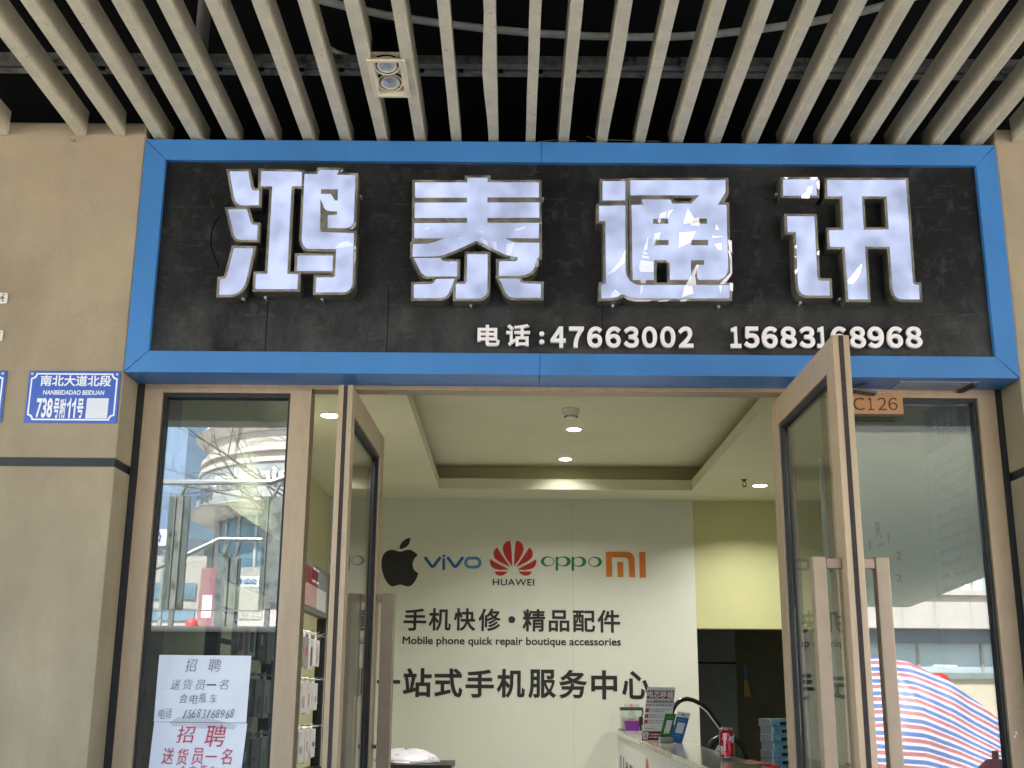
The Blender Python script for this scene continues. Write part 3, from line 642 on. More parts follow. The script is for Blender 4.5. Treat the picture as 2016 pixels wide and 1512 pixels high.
MB().hexa([(p0.x, .09, p0.z), (p1.x, .09, p1.z-.003), (p1.x, .13, p1.z-.003), (p0.x, .13, p0.z)], [(p0.x, .09, p0.z+.006), (p1.x, .09, p1.z+.005), (p1.x, .13, p1.z+.005), (p0.x, .13, p0.z+.006)]).build('flat_bar', mat('grey_metal', (.10, .10, .105), .5), br)
p2 = PY(1682, 764, .09); p3 = PY(1708, 753, .06)
MB().hexa([p2, p3, p3+Vector((0, .03, 0)), p2+Vector((0, .03, 0))], [q_+Vector((.002, 0, .004)) for q_ in (p2, p3, p3+Vector((0, .03, 0)), p2+Vector((0, .03, 0)))]).build('bent_flap', mat('rusty_flap', (.09, .05, .04), .6), br)

# handwritten notices stuck on the left side window
m_pen = mat('grey_pen', (.10, .10, .115), .6); m_rpen = mat('red_marker', (.50, .05, .085), .5)
YG = .1855
def notice(corners, lines, M, label, off, torn):
    tl, tr, br_, bl = [PY(x, y, YG) for x, y in corners]
    p = thing('recruitment_notice', ((bl.x+br_.x)/2, YG, bl.z), label, 'notice', 'handwritten notices on the window')
    # slightly buckled sheet
    n = 8; vs = []; fs = []
    for j in range(n+1):
        for i in range(n+1):
            u, v = i/n, j/n; q_ = (bl*(1-u)+br_*u)*(1-v)+(tl*(1-u)+tr*u)*v
            vs.append(q_+Vector((0, -.0004-.0016*abs(math.sin(u*7+v*3))*(.3+v*.7), 0)))
    fs = [(j*(n+1)+i, j*(n+1)+i+1, (j+1)*(n+1)+i+1, (j+1)*(n+1)+i) for j in range(n) for i in range(n)]
    MB().add(vs, fs).build('sheet', m_paper, p, smooth=True)
    for body, x0, yb, x1, yt, sh in lines:
        t = MB(); xs = x0; n = len(body); w = (x1-x0)/n
        for k, c in enumerate(body):
            if c == ' ': continue
            dy = random.uniform(-1.5, 1.5); dx = random.uniform(-.6, .6)
            a0, a1 = x0+w*k+dx, x0+w*(k+1)-w*.22+dx
            yy0, yy1 = yb+dy, yt+dy
            if c == '一': yy0, yy1 = (yb+yt)/2+1.5, (yb+yt)/2-1.5
            textpx(t, c, a0, yy0, a1, yy1, YG-.0032, .0008, off=off, res=4, shear=sh)
        t.build('handwriting', M, p)
    if torn:
        MB().prism([[PY(x, y, YG-.0036) for x, y in torn]], (0, .0004, 0)).build('adhesive_tape', mat('clear_tape', (.86, .87, .88), .25), p)
E1 = lambda *v: [(300+a/6.519, 1280+b/6.519) for a, b in v]
def LN(body, x0, yb, x1, yt, sh=.15): (a, b), (c, d) = E1((x0, yb), (x1, yt)); return (body, a, b, c, d, sh)
notice(E1((90, 60), (1272, 72), (1205, 932), (18, 918)), [LN('招', 425, 275, 610, 110), LN('聘', 715, 280, 920, 115), LN('送货员一名', 230, 510, 1010, 380), LN('会电瓶车', 345, 680, 850, 560), LN('电话', 72, 880, 270, 755), LN('15683168968', 385, 870, 1060, 760, .3)], m_pen,
       'white notice handwritten in grey pen, upper one on the left window', -.016, None)
notice(E1((25, 922), (1218, 940), (1130, 1640), (-60, 1620)), [LN('招', 305, 1195, 610, 975), LN('聘', 665, 1235, 1010, 955), LN('送货员一名', 115, 1470, 1060, 1260), LN('会电瓶车', 330, 1640, 850, 1480)], m_rpen,
       'white notice handwritten in red marker, lower one on the left window', 0.0, None)
o = MB().prism([[PY(x, y, YG-.0045) for x, y in E1((215, 925), (330, 860), (450, 835), (560, 850), (700, 868), (840, 900), (1090, 960), (1040, 1025), (860, 985), (640, 1010), (480, 965), (270, 975))]], (0, .0004, 0)).build('tape_strip', glass('shiny_tape', (.97, .97, .97), 1.6, .12))
tag(o, 'crumpled clear tape joining the two handwritten notices', 'tape')

# ================================================================== INSIDE THE SHOP
ZC = 2.95; YB = 5.22; XW = -1.37; XRW = 2.62
m_cream_w = mat('cream_paint', (.62, .60, .38), .6, var=.05, scale=2)
m_ceil = mat('ceiling_paint', (.66, .645, .50), .7, var=.05, scale=1.5)
m_wall = overlay(mat('wallpaper', (.64, .655, .585), .7, var=.03, scale=2.5, bump=.05, bscale=300), (.5, .5, .43), 3, .6, .8, amount=.3)
m_yel = mat('yellow_paint', (.55, .55, .29), .6, var=.05, scale=2)
ZD = PY(1377, 1237, YB).z
bw_ = thing('back_wall', (0, YB, Z0), 'pale shop back wall printed with phone maker logos and black slogans', 'wall')
XWR = PY(1369, 1150, YB-.02).x
MB().box(XW, XWR, YB-.02, YB+.15, Z0, ZC+.35).build('wallpaper_panel', m_wall, bw_)
for px in (1128,):
    x = PY(px, 1200, YB-.02).x; MB().box(x-.0012, x+.0012, YB-.0206, YB-.0201, Z0, ZC).build('paper_seam', mat('seam', (.47, .48, .41), .7), bw_)
yw = thing('side_wall', (2, YB, Z0), 'yellow painted wall above the dark doorway at the back', 'wall')
MB().box(XWR+.001, XRW, YB, YB+.15, ZD, ZC+.35).build('yellow_wall', m_yel, yw)
lw = MB().box(XW-.1, XW, .24, YB+.15, Z0-.1, ZC+.35).build('left_wall', m_cream_w); tag(lw, 'cream left wall of the shop behind the display rack', 'wall')
rw = MB().box(XRW, XRW+.1, .24, 7.0, Z0-.1, ZC+.35).build('right_wall', mat('pale_paint', (.5, .52, .4), .6, var=.04)); tag(rw, 'pale right wall of the shop seen dimly through the right window', 'wall')
# back room behind the doorway
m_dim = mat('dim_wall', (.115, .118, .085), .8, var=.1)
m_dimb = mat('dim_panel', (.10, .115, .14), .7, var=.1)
rm_ = thing('back_room', (1.9, 6.2, Z0), 'dark back room seen through the doorway under the yellow wall', 'room')
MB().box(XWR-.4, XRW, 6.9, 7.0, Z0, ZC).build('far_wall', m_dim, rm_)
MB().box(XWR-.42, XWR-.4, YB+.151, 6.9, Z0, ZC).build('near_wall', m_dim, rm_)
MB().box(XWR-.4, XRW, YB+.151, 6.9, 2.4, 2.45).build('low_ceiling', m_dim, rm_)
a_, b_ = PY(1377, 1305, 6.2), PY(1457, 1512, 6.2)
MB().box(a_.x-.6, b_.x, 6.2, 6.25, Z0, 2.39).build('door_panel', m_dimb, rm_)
MB().box(a_.x-.6, b_.x, 6.194, 6.199, a_.z-.006, a_.z+.006).build('panel_joint', m_dark, rm_)
hk = thing('dustpan_brush', (1.9, 6.0, 1.5), 'small brush with a blue handle hanging in the dark doorway', 'brush')
c = PY(1467, 1330, 6.1); MB().box(c.x-.012, c.x+.012, 6.09, 6.11, c.z-.035, c.z+.08).build('handle', mat('blue_plastic', (.02, .07, .25), .4), hk, bevel=.004)
MB().hexa([(c.x-.02, 6.08, c.z-.16), (c.x+.035, 6.08, c.z-.16), (c.x+.035, 6.12, c.z-.16), (c.x-.02, 6.12, c.z-.16)], [(c.x-.013, 6.09, c.z-.036), (c.x+.016, 6.09, c.z-.036), (c.x+.016, 6.11, c.z-.036), (c.x-.013, 6.11, c.z-.036)]).build('bristles', mat('straw', (.20, .13, .05), .8, var=.3, scale=90), hk)

# ceiling with a raised tray
cl = thing('shop_ceiling', (.5, 2.6, ZC), 'cream shop ceiling with a raised rectangular tray in the middle', 'ceiling')
TX0, TX1, TY0, TY1, ZL = -.524, 1.302, .95, 4.775, 3.026; ZU = 3.137; OV = .13
for nm_, b_ in (('ceiling_border', (XW, TX0, .24, YB)), ('ceiling_border', (TX1, XRW, .24, YB)), ('ceiling_border', (TX0+.0005, TX1-.0005, .24, TY0)), ('ceiling_border', (TX0+.0005, TX1-.0005, TY1, YB))):
    MB().box(*b_, ZC, ZL).build(nm_, m_ceil, cl)
m_cove = mat('cove_paint', (.60, .56, .34), .7, var=.05)
MB().box(TX0-OV, TX1+OV, TY0-OV, TY1+OV, ZU, ZU+.1).build('tray', m_ceil, cl)
MB().box(TX0-OV-.05, TX1+OV+.05, TY1+OV+.0005, TY1+OV+.05, ZL+.0005, ZU+.1).build('cove_side', m_cove, cl)
MB().box(TX0-OV-.05, TX1+OV+.05, TY0-OV-.05, TY0-OV-.0005, ZL+.0005, ZU+.1).build('cove_side', m_cove, cl)
MB().box(TX0-OV-.05, TX0-OV-.0005, TY0-OV, TY1+OV, ZL+.0005, ZU+.1).build('cove_side', m_cove, cl)
MB().box(TX1+OV+.0005, TX1+OV+.05, TY0-OV, TY1+OV, ZL+.0005, ZU+.1).build('cove_side', m_cove, cl)
# lamps in the ceiling
m_led = emit('lamp_glow', (1.0, .98, .86), 3.0)
DW = 1.2
def downlight(px, py, zc, r, label, power=DW):
    c = PZ(px, py, zc); d = thing('downlight', (c.x, c.y, zc), label, 'downlight', 'downlights in the shop ceiling')
    MB().lathe([(r*1.0, -.0002), (r*1.18, -.001), (r*1.2, -.005), (r*1.02, -.007), (r, -.004)], (c.x, c.y, zc)).build('trim_ring', m_white, d, smooth=False)
    MB().cyl((c.x, c.y, zc-.0071), (c.x, c.y, zc-.0085), r*1.0, seg=28).build('diffuser', m_led, d)
    l = bpy.data.lights.new('downlight_lamp', 'AREA'); l.shape = 'DISK'; l.size = r*2; l.energy = power; l.color = (1, .965, .89); l.spread = R(135)
    lo = bpy.data.objects.new('downlight_lamp', l); COL.objects.link(lo); lo.parent = d; lo.location = (0, 0, -.012)
for a in ((650, 816, ZC, .047, 'lit round downlight above the left door, nearest the entrance', 2.3), (1130, 843.5, ZU, .043, 'lit round downlight in the ceiling tray just behind the smoke detector', 4.2),
          (1113, 902.5, ZU, .043, 'lit round downlight at the far end of the ceiling tray', .28), (1496, 954.5, ZC, .047, 'lit round downlight beside the sprinkler at the right', 2.0),
          ): downlight(*a)
c1_ = PZ(650, 816, ZC)
c = PZ(1124, 806, ZU)
sd_ = thing('smoke_detector', (c.x, c.y, ZU), 'white round smoke detector on the raised ceiling tray', 'smoke detector')
MB().lathe([(.052, -.0003), (.053, -.012), (.050, -.016)], (c.x, c.y, ZU)).build('base', m_white, sd_)
MB().lathe([(.0495, -.0162), (.049, -.026), (.036, -.040), (.034, -.052), (.026, -.056)], (c.x, c.y, ZU)).build('sensor_cover', m_white, sd_)
for k in range(14):
    a = 2*math.pi*k/14; q_ = Vector((c.x+.0362*math.cos(a), c.y+.0362*math.sin(a), ZU)); MB().cyl(q_+Vector((0, 0, -.050)), q_+Vector((0, 0, -.041)), .003, seg=6).build('vent_slot', m_dark, sd_)
c = PZ(1465, 944, ZC)
sp = thing('sprinkler', (c.x, c.y, ZC), 'small dark sprinkler head hanging from the ceiling', 'sprinkler')
m_brz = mat('old_brass', (.10, .09, .06), .4, metal=.6)
MB().lathe([(.022, -.0003), (.022, -.004), (.010, -.007), (.009, -.018)], (c.x, c.y, ZC)).build('cover_plate', m_brz, sp)
MB().tube([(c.x-.008, c.y, ZC-.018), (c.x-.014, c.y, ZC-.032), (c.x-.004, c.y, ZC-.046)], .0028, 6).tube([(c.x+.008, c.y, ZC-.018), (c.x+.014, c.y, ZC-.032), (c.x+.004, c.y, ZC-.046)], .0028, 6).build('arms', m_brz, sp)
MB().cyl((c.x, c.y, ZC-.046), (c.x, c.y, ZC-.052), .013, seg=16).build('deflector', m_brz, sp)

# logos and slogans printed on the back wall
YW = YB-.0215
WV = lambda v: [(740+x/3.6, 1020+y/3.6) for x, y in v]
def flat(mb, loops, d=0.0):
    mb.prism([[PY(x, y, YW-d) for x, y in WV(lp)] for lp in loops], (0, .001, 0), back=False); return mb
def logo(M, items, name='logo', label=None):
    mb = MB()
    for k, lps in enumerate(items): flat(mb, lps, .0002*k)
    return mb.build(name, M, bw_, label=label)
def smooth(pts, n=5):
    out = []; N = len(pts)
    for i in range(N):
        p0, p1, p2, p3 = [Vector(pts[(i+k) % N]) for k in (-1, 0, 1, 2)]
        for j in range(n):
            t = j/n; out.append(tuple(.5*((2*p1)+(p2-p0)*t+(2*p0-5*p1+4*p2-p3)*t*t+(3*p1-p0-3*p2+p3)*t**3)))
    return out
apple = [(170,238),(192,233),(218,225),(245,226),(273,240),(295,262),(278,281),(265,305),(261,330),(267,357),(281,377),(299,392),(288,428),(268,460),(246,480),(225,485),(205,480),(182,473),(158,474),(135,482),(113,484),(93,471),(70,442),(52,402),(42,357),(40,310),(48,270),(65,245),(90,229),(115,225),(140,230)]
logo(m_ink, [[smooth(apple, 3)]], 'logo_body', 'black apple shaped logo'); logo(m_ink, [[smooth([(240,140),(241,166),(230,190),(210,208),(187,216),(168,218),(172,194),(186,169),(209,151)], 3)]], 'logo_leaf')
m_vb = mat('logo_blue', (.012, .11, .34), .5); m_vl = mat('logo_light_blue', (.06, .22, .46), .5)
rb = lambda pts, w, closed=False: [[(p.x, p.y) for p in lp] for lp in ribbon(pts, w, closed)]
logo(m_vb, [rb([(352,283),(392,338),(402,343),(412,338),(453,283)], 22)], 'logo_letter'); logo(m_vb, [rb([(481,292),(481,360)], 20)], 'logo_letter'); logo(m_vb, [[[(482,255),(495,268),(482,281),(469,268)]]], 'logo_dot')
logo(m_vb, [rb([(512,283),(553,338),(563,343),(573,338),(613,283)], 22)], 'logo_letter')
ov = []
for cx_, a0 in ((706, -90), (668, 90)):
    for k in range(9): a = R(a0+180*k/8); ov.append((cx_+32*math.cos(a), 315+32*math.sin(a)))
logo(m_vl, [rb(ov, 21, True)], 'logo_letter')
m_hr = mat('logo_red', (.45, .022, .018), .5)
pet = [[(995,160),(1022,168),(1041,188),(1048,217),(1040,250),(1016,295),(980,342),(982,255),(987,195)], [(1088,207),(1107,228),(1113,256),(1103,285),(1072,309),(993,348),(1010,322),(1052,262)], [(1137,290),(1138,318),(1126,345),(1101,360),(1060,368),(1003,365),(1032,347),(1090,318)], [(1105,378),(1095,398),(1075,408),(1051,408),(1031,398),(1008,378)]]
for p in pet:
    for mir in (0, 1):
        q_ = [(1946-x, y) if mir else (x, y) for x, y in p]
        # keep the pointed ends, round the rest a little
        logo(m_hr, [[q_]], 'logo_petal')
t = MB(); A = WV([(828, 477), (1122, 430)]); textpx(t, 'HUAWEI', A[0][0], A[0][1], A[1][0], A[1][1], YW, .001, off=.012, res=4, space=1.05); t.build('logo_name', m_ink, bw_)
m_og = mat('logo_green', (.012, .19, .07), .5)
def oring(cx_, cy_, rx, ry, dx, rx2, ry2, n=28):
    return [[(cx_+rx*math.cos(2*math.pi*k/n), cy_+ry*math.sin(2*math.pi*k/n)) for k in range(n)], [(cx_+dx+rx2*math.cos(2*math.pi*k/n), cy_+ry2*math.sin(2*math.pi*k/n)) for k in range(n)][::-1]]
logo(m_og, [oring(1217, 307, 48, 36, 8, 33, 29)], 'logo_letter')
logo(m_og, [oring(1330, 307, 52, 36, -9, 34, 29), [[(1274, 275), (1292, 275), (1292, 372), (1274, 372)]]], 'logo_letter')
logo(m_og, [oring(1442, 309, 50, 36, -9, 33, 29), [[(1387, 275), (1405, 275), (1405, 373), (1387, 373)]]], 'logo_letter')
logo(m_og, [oring(1554, 310, 48, 36, -8, 33, 29)], 'logo_letter')
m_mi = mat('logo_orange', (.58, .17, .025), .5)
logo(m_mi, [[[(1630,238),(1770,238),(1800,244),(1822,258),(1834,282),(1838,420),(1796,420),(1790,300),(1783,285),(1762,278),(1672,278),(1674,416),(1632,417)]]], 'logo_letter')
logo(m_mi, [[[(1712,310),(1753,310),(1755,418),(1713,418)]]], 'logo_bar'); logo(m_mi, [[[(1866,240),(1910,240),(1914,422),(1870,422)]]], 'logo_bar')
def slogan(chars, off, res=4):
    for c_, x0, yb, x1, yt in chars:
        (a, b), (c2, d2) = WV([(x0, yb), (x1, yt)]); t = MB()
        textpx(t, c_, a, b, c2, d2, YW, .001, off=off, res=res); t.build('slogan_character', m_ink, bw_)
slogan([('手', 194, 798, 356, 640), ('机', 372, 799, 530, 637), ('快', 552, 800, 706, 638), ('修', 726, 800, 886, 640), ('精', 1040, 804, 1200, 645), ('品', 1225, 805, 1372, 652), ('配', 1396, 807, 1555, 654), ('件', 1570, 812, 1733, 650)], .021)
logo(m_ink, [[[(963+25*math.cos(2*math.pi*k/20), 720+25*math.sin(2*math.pi*k/20)) for k in range(20)]]], 'slogan_dot')
(a, b), (c2, d2) = WV([(188, 910), (1737, 838)]); t = MB(); textpx(t, 'Mobile phone quick repair boutique accessories', a, b, c2, d2, YW, .001, off=.018, res=3); t.build('slogan_line', m_ink, bw_)
slogan([('一', 8, 1173, 172, 1147), ('站', 190, 1268, 393, 1062), ('式', 412, 1270, 612, 1064), ('手', 634, 1272, 836, 1072), ('机', 856, 1274, 1055, 1068), ('服', 1080, 1276, 1278, 1072), ('务', 1298, 1278, 1500, 1074), ('中', 1527, 1285, 1712, 1078), ('心', 1745, 1282, 1945, 1082)], .026)

# ------------------------------------------------------------------ accessory rack on the left wall
m_rack = mat('rack_black', (.010, .011, .016), .35)
m_hdr = mat('header_grey', (.13, .135, .13), .5, var=.05)
XF = -1.13
h0, h1 = PX(609, 1102, XF), PX(649, 1131, XF)
zt_ = h1.z; zb_ = PX(642, 1218, XF).z; YR1 = h1.y; YR0 = 1.0
rk = thing('display_rack', (-1.2, (YR0+YR1)/2, Z0), 'black accessory rack with a red and grey header along the left wall', 'rack')
MB().box(XF-.05, XF, YR0, YR1, zb_, zt_).build('header_board', m_hdr, rk, bevel=.003)
mid = PX(624, 1150, XF).y; zm = PX(615, 1152, XF).z; e = .03; ya_ = h0.y-.25; yb_ = YR1-.12
for nm_, y0, y1, z0, z1, c in (('header_panel', ya_, mid, zm, zt_-e, (.20, .008, .018)), ('header_panel', ya_, mid-.001, zb_+e, zm-.001, (.42, .25, .235)),
                               ('header_panel', mid+.001, yb_, zm+.001, zt_-e, (.19, .20, .22)), ('header_panel', mid+.001, yb_, zb_+e, zm, (.5, .5, .53))):
    MB().box(XF+.0002, XF+.003, y0, y1, z0, z1).build(nm_, mat('header_%.2f' % c[1], c, .4, var=.04), rk)
t = MB(); yy = h0.y+.02
for k, (a, b) in enumerate(((.06, .16), (.19, .29))):
    for u in (0, .07): t.box(XF+.0032, XF+.0042, yy+.05+a, yy+.05+a+.09, zm+.02+u, zm+.03+u).box(XF+.0032, XF+.0042, yy+.05+a, yy+.05+a+.014, zm+.031+u*.0, zm+.088)
t.build('header_mark', m_paper, rk)
for y in (YR0, 2.1, YR1-.06): MB().box(XF-.055, XF-.005, y, y+.05, Z0, zb_-.001).build('rack_post', m_rack, rk)
MB().box(XF+.001, XF+.02, YR1-.005, YR1+.035, Z0, zt_+.004).build('end_post', m_rack, rk)
for z_ in (zb_-.13, 1.70, 1.45, 1.20): MB().box(XF-.04, XF-.02, YR0+.051, YR1-.061, z_, z_+.018).build('rail', m_rack, rk)
MB().box(XF-.06, XF+.10, YR0+.05, YR1-.06, 1.075, 1.095).build('shelf', m_rack, rk)
m_box1 = overlay(mat('pack_white', (.56, .55, .56), .45, var=.12, scale=10), (.10, .10, .13), 24, .62, .68, amount=.8)
m_box2 = overlay(mat('pack_grey', (.27, .25, .27), .45, var=.15, scale=12), (.7, .7, .7), 30, .62, .66, amount=.9)
m_box3 = mat('pack_black', (.02, .02, .025), .35)
rows = (('top', 1.80, .165, ZS), ('middle', 1.565, .165, 0), ('bottom', 1.32, .17, 0))
for rn, zt2, hh, _ in rows:
    for k in range(11):
        y = 1.12+k*.193
        if y > YR1-.22: continue
        kind = ('white', 'white', 'grey', 'white', 'black')[(k*3+len(rn)) % 5]; M = {'white': m_box1, 'grey': m_box2, 'black': m_box3}[kind]
        d = thing('hanging_package', (XF+.05, y+.07, zt2-hh), '%s accessory pack in the %s row of the rack, %s from the entrance' % (kind, rn, ORD[k]), 'package', 'packages hanging on the accessory rack')
        w = .12+.02*((k*7) % 3); hv = hh-.01*((k*5) % 3)
        MB().box(XF+.02, XF+.048, y, y+w, zt2-hv, zt2).build('carton', M, d, bevel=.002)
        MB().box(XF+.033, XF+.0345, y+w/2-.03, y+w/2+.03, zt2+.0003, zt2+.030).build('hang_tab', m_paper, d)
        MB().tube([(XF-.03, y+w/2, zt2+.02), (XF+.10, y+w/2, zt2+.018), (XF+.115, y+w/2, zt2+.027)], .0025, 6).build('hook', m_steel, d)
        if kind != 'black': MB().box(XF+.0483, XF+.0493, y+w*random.uniform(.15, .4), y+w*random.uniform(.5, .8), zt2-hv*random.uniform(.55, .9), zt2-hv*random.uniform(.25, .5)).build('print', (m_box3, m_box2, m_box2, mat('pack_red', (.4, .02, .04), .4))[(k*5+len(rn)) % 4], d)
        else: MB().box(XF+.0483, XF+.0493, y+w*.3, y+w*.6, zt2-hv*.6, zt2-hv*.3).build('print', m_box1, d)
a_ = PX(610, 1500, XF+.03)
o = MB().box(XF+.02, XF+.04, a_.y-.16, a_.y+.12, .93, 1.06).build('picture_card', overlay(mat('card_yellow', (.55, .38, .08), .5), (.4, .06, .02), 30, .5, .6)); tag(o, 'yellow and red picture card under the rack shelf', 'card')

# ------------------------------------------------------------------ counter and the things on it
ZK = 1.275
fl_, fn_ = PZ(1212, 1440, ZK), PZ(1395, 1512, ZK); bk_, bn_ = PZ(1385, 1470, ZK), PZ(1480, 1500, ZK)
ext = lambda p, q_, y: p+(q_-p)*((y-p.y)/(q_.y-p.y))
fN, bN, fF, bF = ext(fl_, fn_, .42), ext(bk_, bn_, .42), ext(fl_, fn_, 4.62), ext(bk_, bn_, 4.62)
m_ctop = mat('counter_top', (.36, .35, .30), .12, var=.1, scale=14, spec=.6)
m_cfr = mat('counter_front', (.60, .61, .61), .35, var=.04)
ct = thing('service_counter', (.8, 2.5, Z0), 'white service counter with a glossy beige ledge running into the shop', 'counter')
D = Vector((0, 0, 1))
MB().hexa([p-D*.022 for p in (fN, bN, bF, fF)], [fN, bN, bF, fF]).build('ledge', m_ctop, ct, bevel=.002)
s_ = .006
MB().hexa([Vector((fN.x+s_, fN.y+s_, Z0)), Vector((bN.x-s_, bN.y+s_, Z0)), Vector((bF.x-s_, bF.y-s_, Z0)), Vector((fF.x+s_, fF.y-s_, Z0))],
          [Vector((fN.x+s_, fN.y+s_, ZK-.0225)), Vector((bN.x-s_, bN.y+s_, ZK-.0225)), Vector((bF.x-s_, bF.y-s_, ZK-.0225)), Vector((fF.x+s_, fF.y-s_, ZK-.0225))]).build('front_panel', m_cfr, ct)
MB().box(bN.x+.01, bN.x+.75, .5, 1.95, Z0, 1.15).build('desk', m_cfr, ct)
# worn edging
MB().hexa([ext(fN, fF, 1.5)+Vector((-.002, 0, -.018)), ext(fN, fF, 1.5)+Vector((.004, 0, -.018)), ext(fN, fF, 2.9)+Vector((.004, 0, -.018)), ext(fN, fF, 2.9)+Vector((-.002, 0, -.018))],
          [ext(fN, fF, 1.5)+Vector((-.002, 0, .0005)), ext(fN, fF, 1.5)+Vector((.004, 0, .0005)), ext(fN, fF, 2.9)+Vector((.004, 0, .0005)), ext(fN, fF, 2.9)+Vector((-.002, 0, .0005))]).build('worn_edging', overlay(mat('edging', (.5, .46, .36), .5, var=.3, scale=30), (.05, .04, .03), 40, .52, .62), ct)
# printing on the side that faces the customers (letters in dark violet, an orange round mark)
m_vio = mat('violet_print', (.075, .065, .12), .5); U_ = (fN-fF).normalized()
def side(mb, body, y0, y1, z0, z1): return text(mb, body, ext(fN, fF, y0)+Vector((s_-.0008, 0, z0-ZK)), U_, D, abs(y0-y1), z1-z0, .0006, off=.02, res=3)
t = MB(); side(t, 'U', 4.42, 4.12, .9, ZK-.14); t.build('counter_lettering', m_vio, ct)
for k, c_ in enumerate('优惠手机'): t = MB(); side(t, c_, 4.02-.30*k, 3.80-.30*k, 1.0, ZK-.155); t.build('counter_lettering', m_vio, ct)
c = ext(fN, fF, 2.62)+Vector((s_-.001, 0, -.155)); V_ = D.cross(U_)
MB().prism([[c+U_*(.085*math.cos(2*math.pi*k/24))+D*(.085*math.sin(2*math.pi*k/24)) for k in range(24)]], V_*.0004*-1).build('counter_mark', mat('mark_red', (.42, .09, .05), .5), ct)

# drink can
cp = PZ(1432.5, 1496.5, ZK); rc = .0285
m_can = mat('can_red', (.42, .008, .02), .18, metal=.35, var=.05, coat=.6); m_csil = mat('can_silver', (.6, .58, .54), .25, metal=1)
cn = thing('drink_can', (cp.x, cp.y, ZK), 'red drink can with white lettering standing on the counter ledge', 'can')
MB().lathe([(.021, .0008), (.023, .004), (rc-.003, .010), (rc-.0005, .013)], (cp.x, cp.y, ZK)).build('can_base', m_csil, cn, smooth=True)
MB().lathe([(rc-.0004, .0131), (rc, .016), (rc, .098), (rc-.002, .104), (rc-.005, .110)], (cp.x, cp.y, ZK), 36).build('can_body', m_can, cn, smooth=True)
MB().lathe([(rc-.0052, .1101), (rc-.006, .113), (rc-.0045, .116), (rc-.0055, .1175), (rc-.007, .113)], (cp.x, cp.y, ZK), 36).build('can_lid', m_csil, cn)
MB().box(cp.x-.012, cp.x+.004, cp.y-.010, cp.y+.010, ZK+.1135, ZK+.119).build('ring_pull', m_csil, cn, bevel=.002)
def wrap(u0, z0):
    return lambda a, b, c_: Vector((cp.x+(rc+.0002+c_)*math.sin((u0+a)/rc), cp.y-(rc+.0002+c_)*math.cos((u0+a)/rc), ZK+z0+b))
t = MB(); text(t, '可', 0, (1, 0, 0), (0, 0, 1), .030, .030, .0004, off=.035, res=4, shear=.25, fn=wrap(.002, .064)); t.build('can_lettering', m_paper, cn)
def wrapv(u0, z0): return lambda a, b, c_: Vector((cp.x+(rc+.0002+c_)*math.sin((u0-b)/rc), cp.y-(rc+.0002+c_)*math.cos((u0-b)/rc), ZK+z0+a))
t = MB(); text(t, 'Coca-Cola', 0, (1, 0, 0), (0, 0, 1), .062, .013, .0004, off=.02, res=3, shear=.3, fn=wrapv(-.010, .036)); t.build('can_lettering', m_paper, cn)
bl_ = MB()
for k in range(6): bl_.quad(*[wrap(0, 0)(-.034+.0022*kk, zz, .0001) for kk, zz in ((k, .020), (k+1, .020), (k+1, .052), (k, .052))])
bl_.build('can_label', mat('label_grey', (.5, .5, .5), .5), cn)

# tall advert stand with printing
def sheet(name, q4, M, t_, label, cat, group=None):
    bl, br2, tr, tl = q4; p = thing(name, ((bl+br2)/2)[:], label, cat, group)
    MB().prism([[bl, br2, tr, tl]], (0, t_, 0)).build('board', M, p, bevel=.0015)
    def uv(u, v, k=1): q_ = (bl*(1-u)+br2*u)*(1-v)+(tl*(1-u)+tr*u)*v; return q_+Vector((0, -.0006*k, 0))
    def patch(u0, v0, u1, v1, M2, nm_='print', k=1): MB().prism([[uv(u0, v0, k), uv(u1, v0, k), uv(u1, v1, k), uv(u0, v1, k)]], (0, .0004, 0), back=False).build(nm_, M2, p)
    def write(body, u0, v0, u1, v1, M2, off=.01, k=2):
        mb = MB(); text(mb, body, 0, (1, 0, 0), (0, 0, 1), 1, 1, .0005, off=off, res=2, fn=lambda a, b, c_: uv(u0+(u1-u0)*a, v0+(v1-v0)*b, k)+Vector((0, -c_, 0))); mb.build('lettering', M2, p)
    def tiny(u0, v0, u1, v1, M2, n, k=2):
        mb = MB()                                           # print too small to read in the photo: one short mark per character
        for i in range(n):
            a = u0+(u1-u0)*i/n; w = (u1-u0)/n*.72; f = random.choice((.55, .8, 1)); m_ = (v0+v1)/2
            mb.quad(uv(a, m_-(v1-v0)*.5*f, k), uv(a+w, m_-(v1-v0)*.5*f, k), uv(a+w, m_+(v1-v0)*.5*f, k), uv(a, m_+(v1-v0)*.5*f, k))
        mb.build('small_print', M2, p)
    return p, patch, write, tiny
C1 = lambda x, y: (1215+x/10.8, 1330+y/10.8)
yf_ = PZ(*C1(520, 1385), ZK).y
Q = lambda Y, *v: [PY(*C1(*p), Y) for p in v]
q4 = Q(yf_, (510, 1372), (1120, 1392), (1240, 250), (645, 240)); q4[0].z = q4[1].z = ZK+.0005
m_sp = mat('print_grey', (.30, .29, .36), .6)
m_crim = mat('crimson', (.24, .008, .028), .45)
p, patch, write, tiny = sheet('advert_stand', q4, m_paper, .004, 'tall white advert stand with crimson bands on the counter', 'advert stand')
patch(.02, .785, .97, .935, m_crim); write('电芯移植', .03, .795, .96, .925, m_paper, .03)
write('iPhone更换电池3种方案', .02, .70, .97, .755, m_ink, .012); tiny(.02, .64, .97, .68, m_sp, 16)
for k, v in enumerate((.525, .42, .315)):
    patch(.03, v, .15, v+.07, mat('row_mark', (.45, .05, .07), .5)); tiny(.17, v+.042, .86, v+.066, m_sp, 20); tiny(.17, v+.004, .72, v+.026, m_sp, 15)
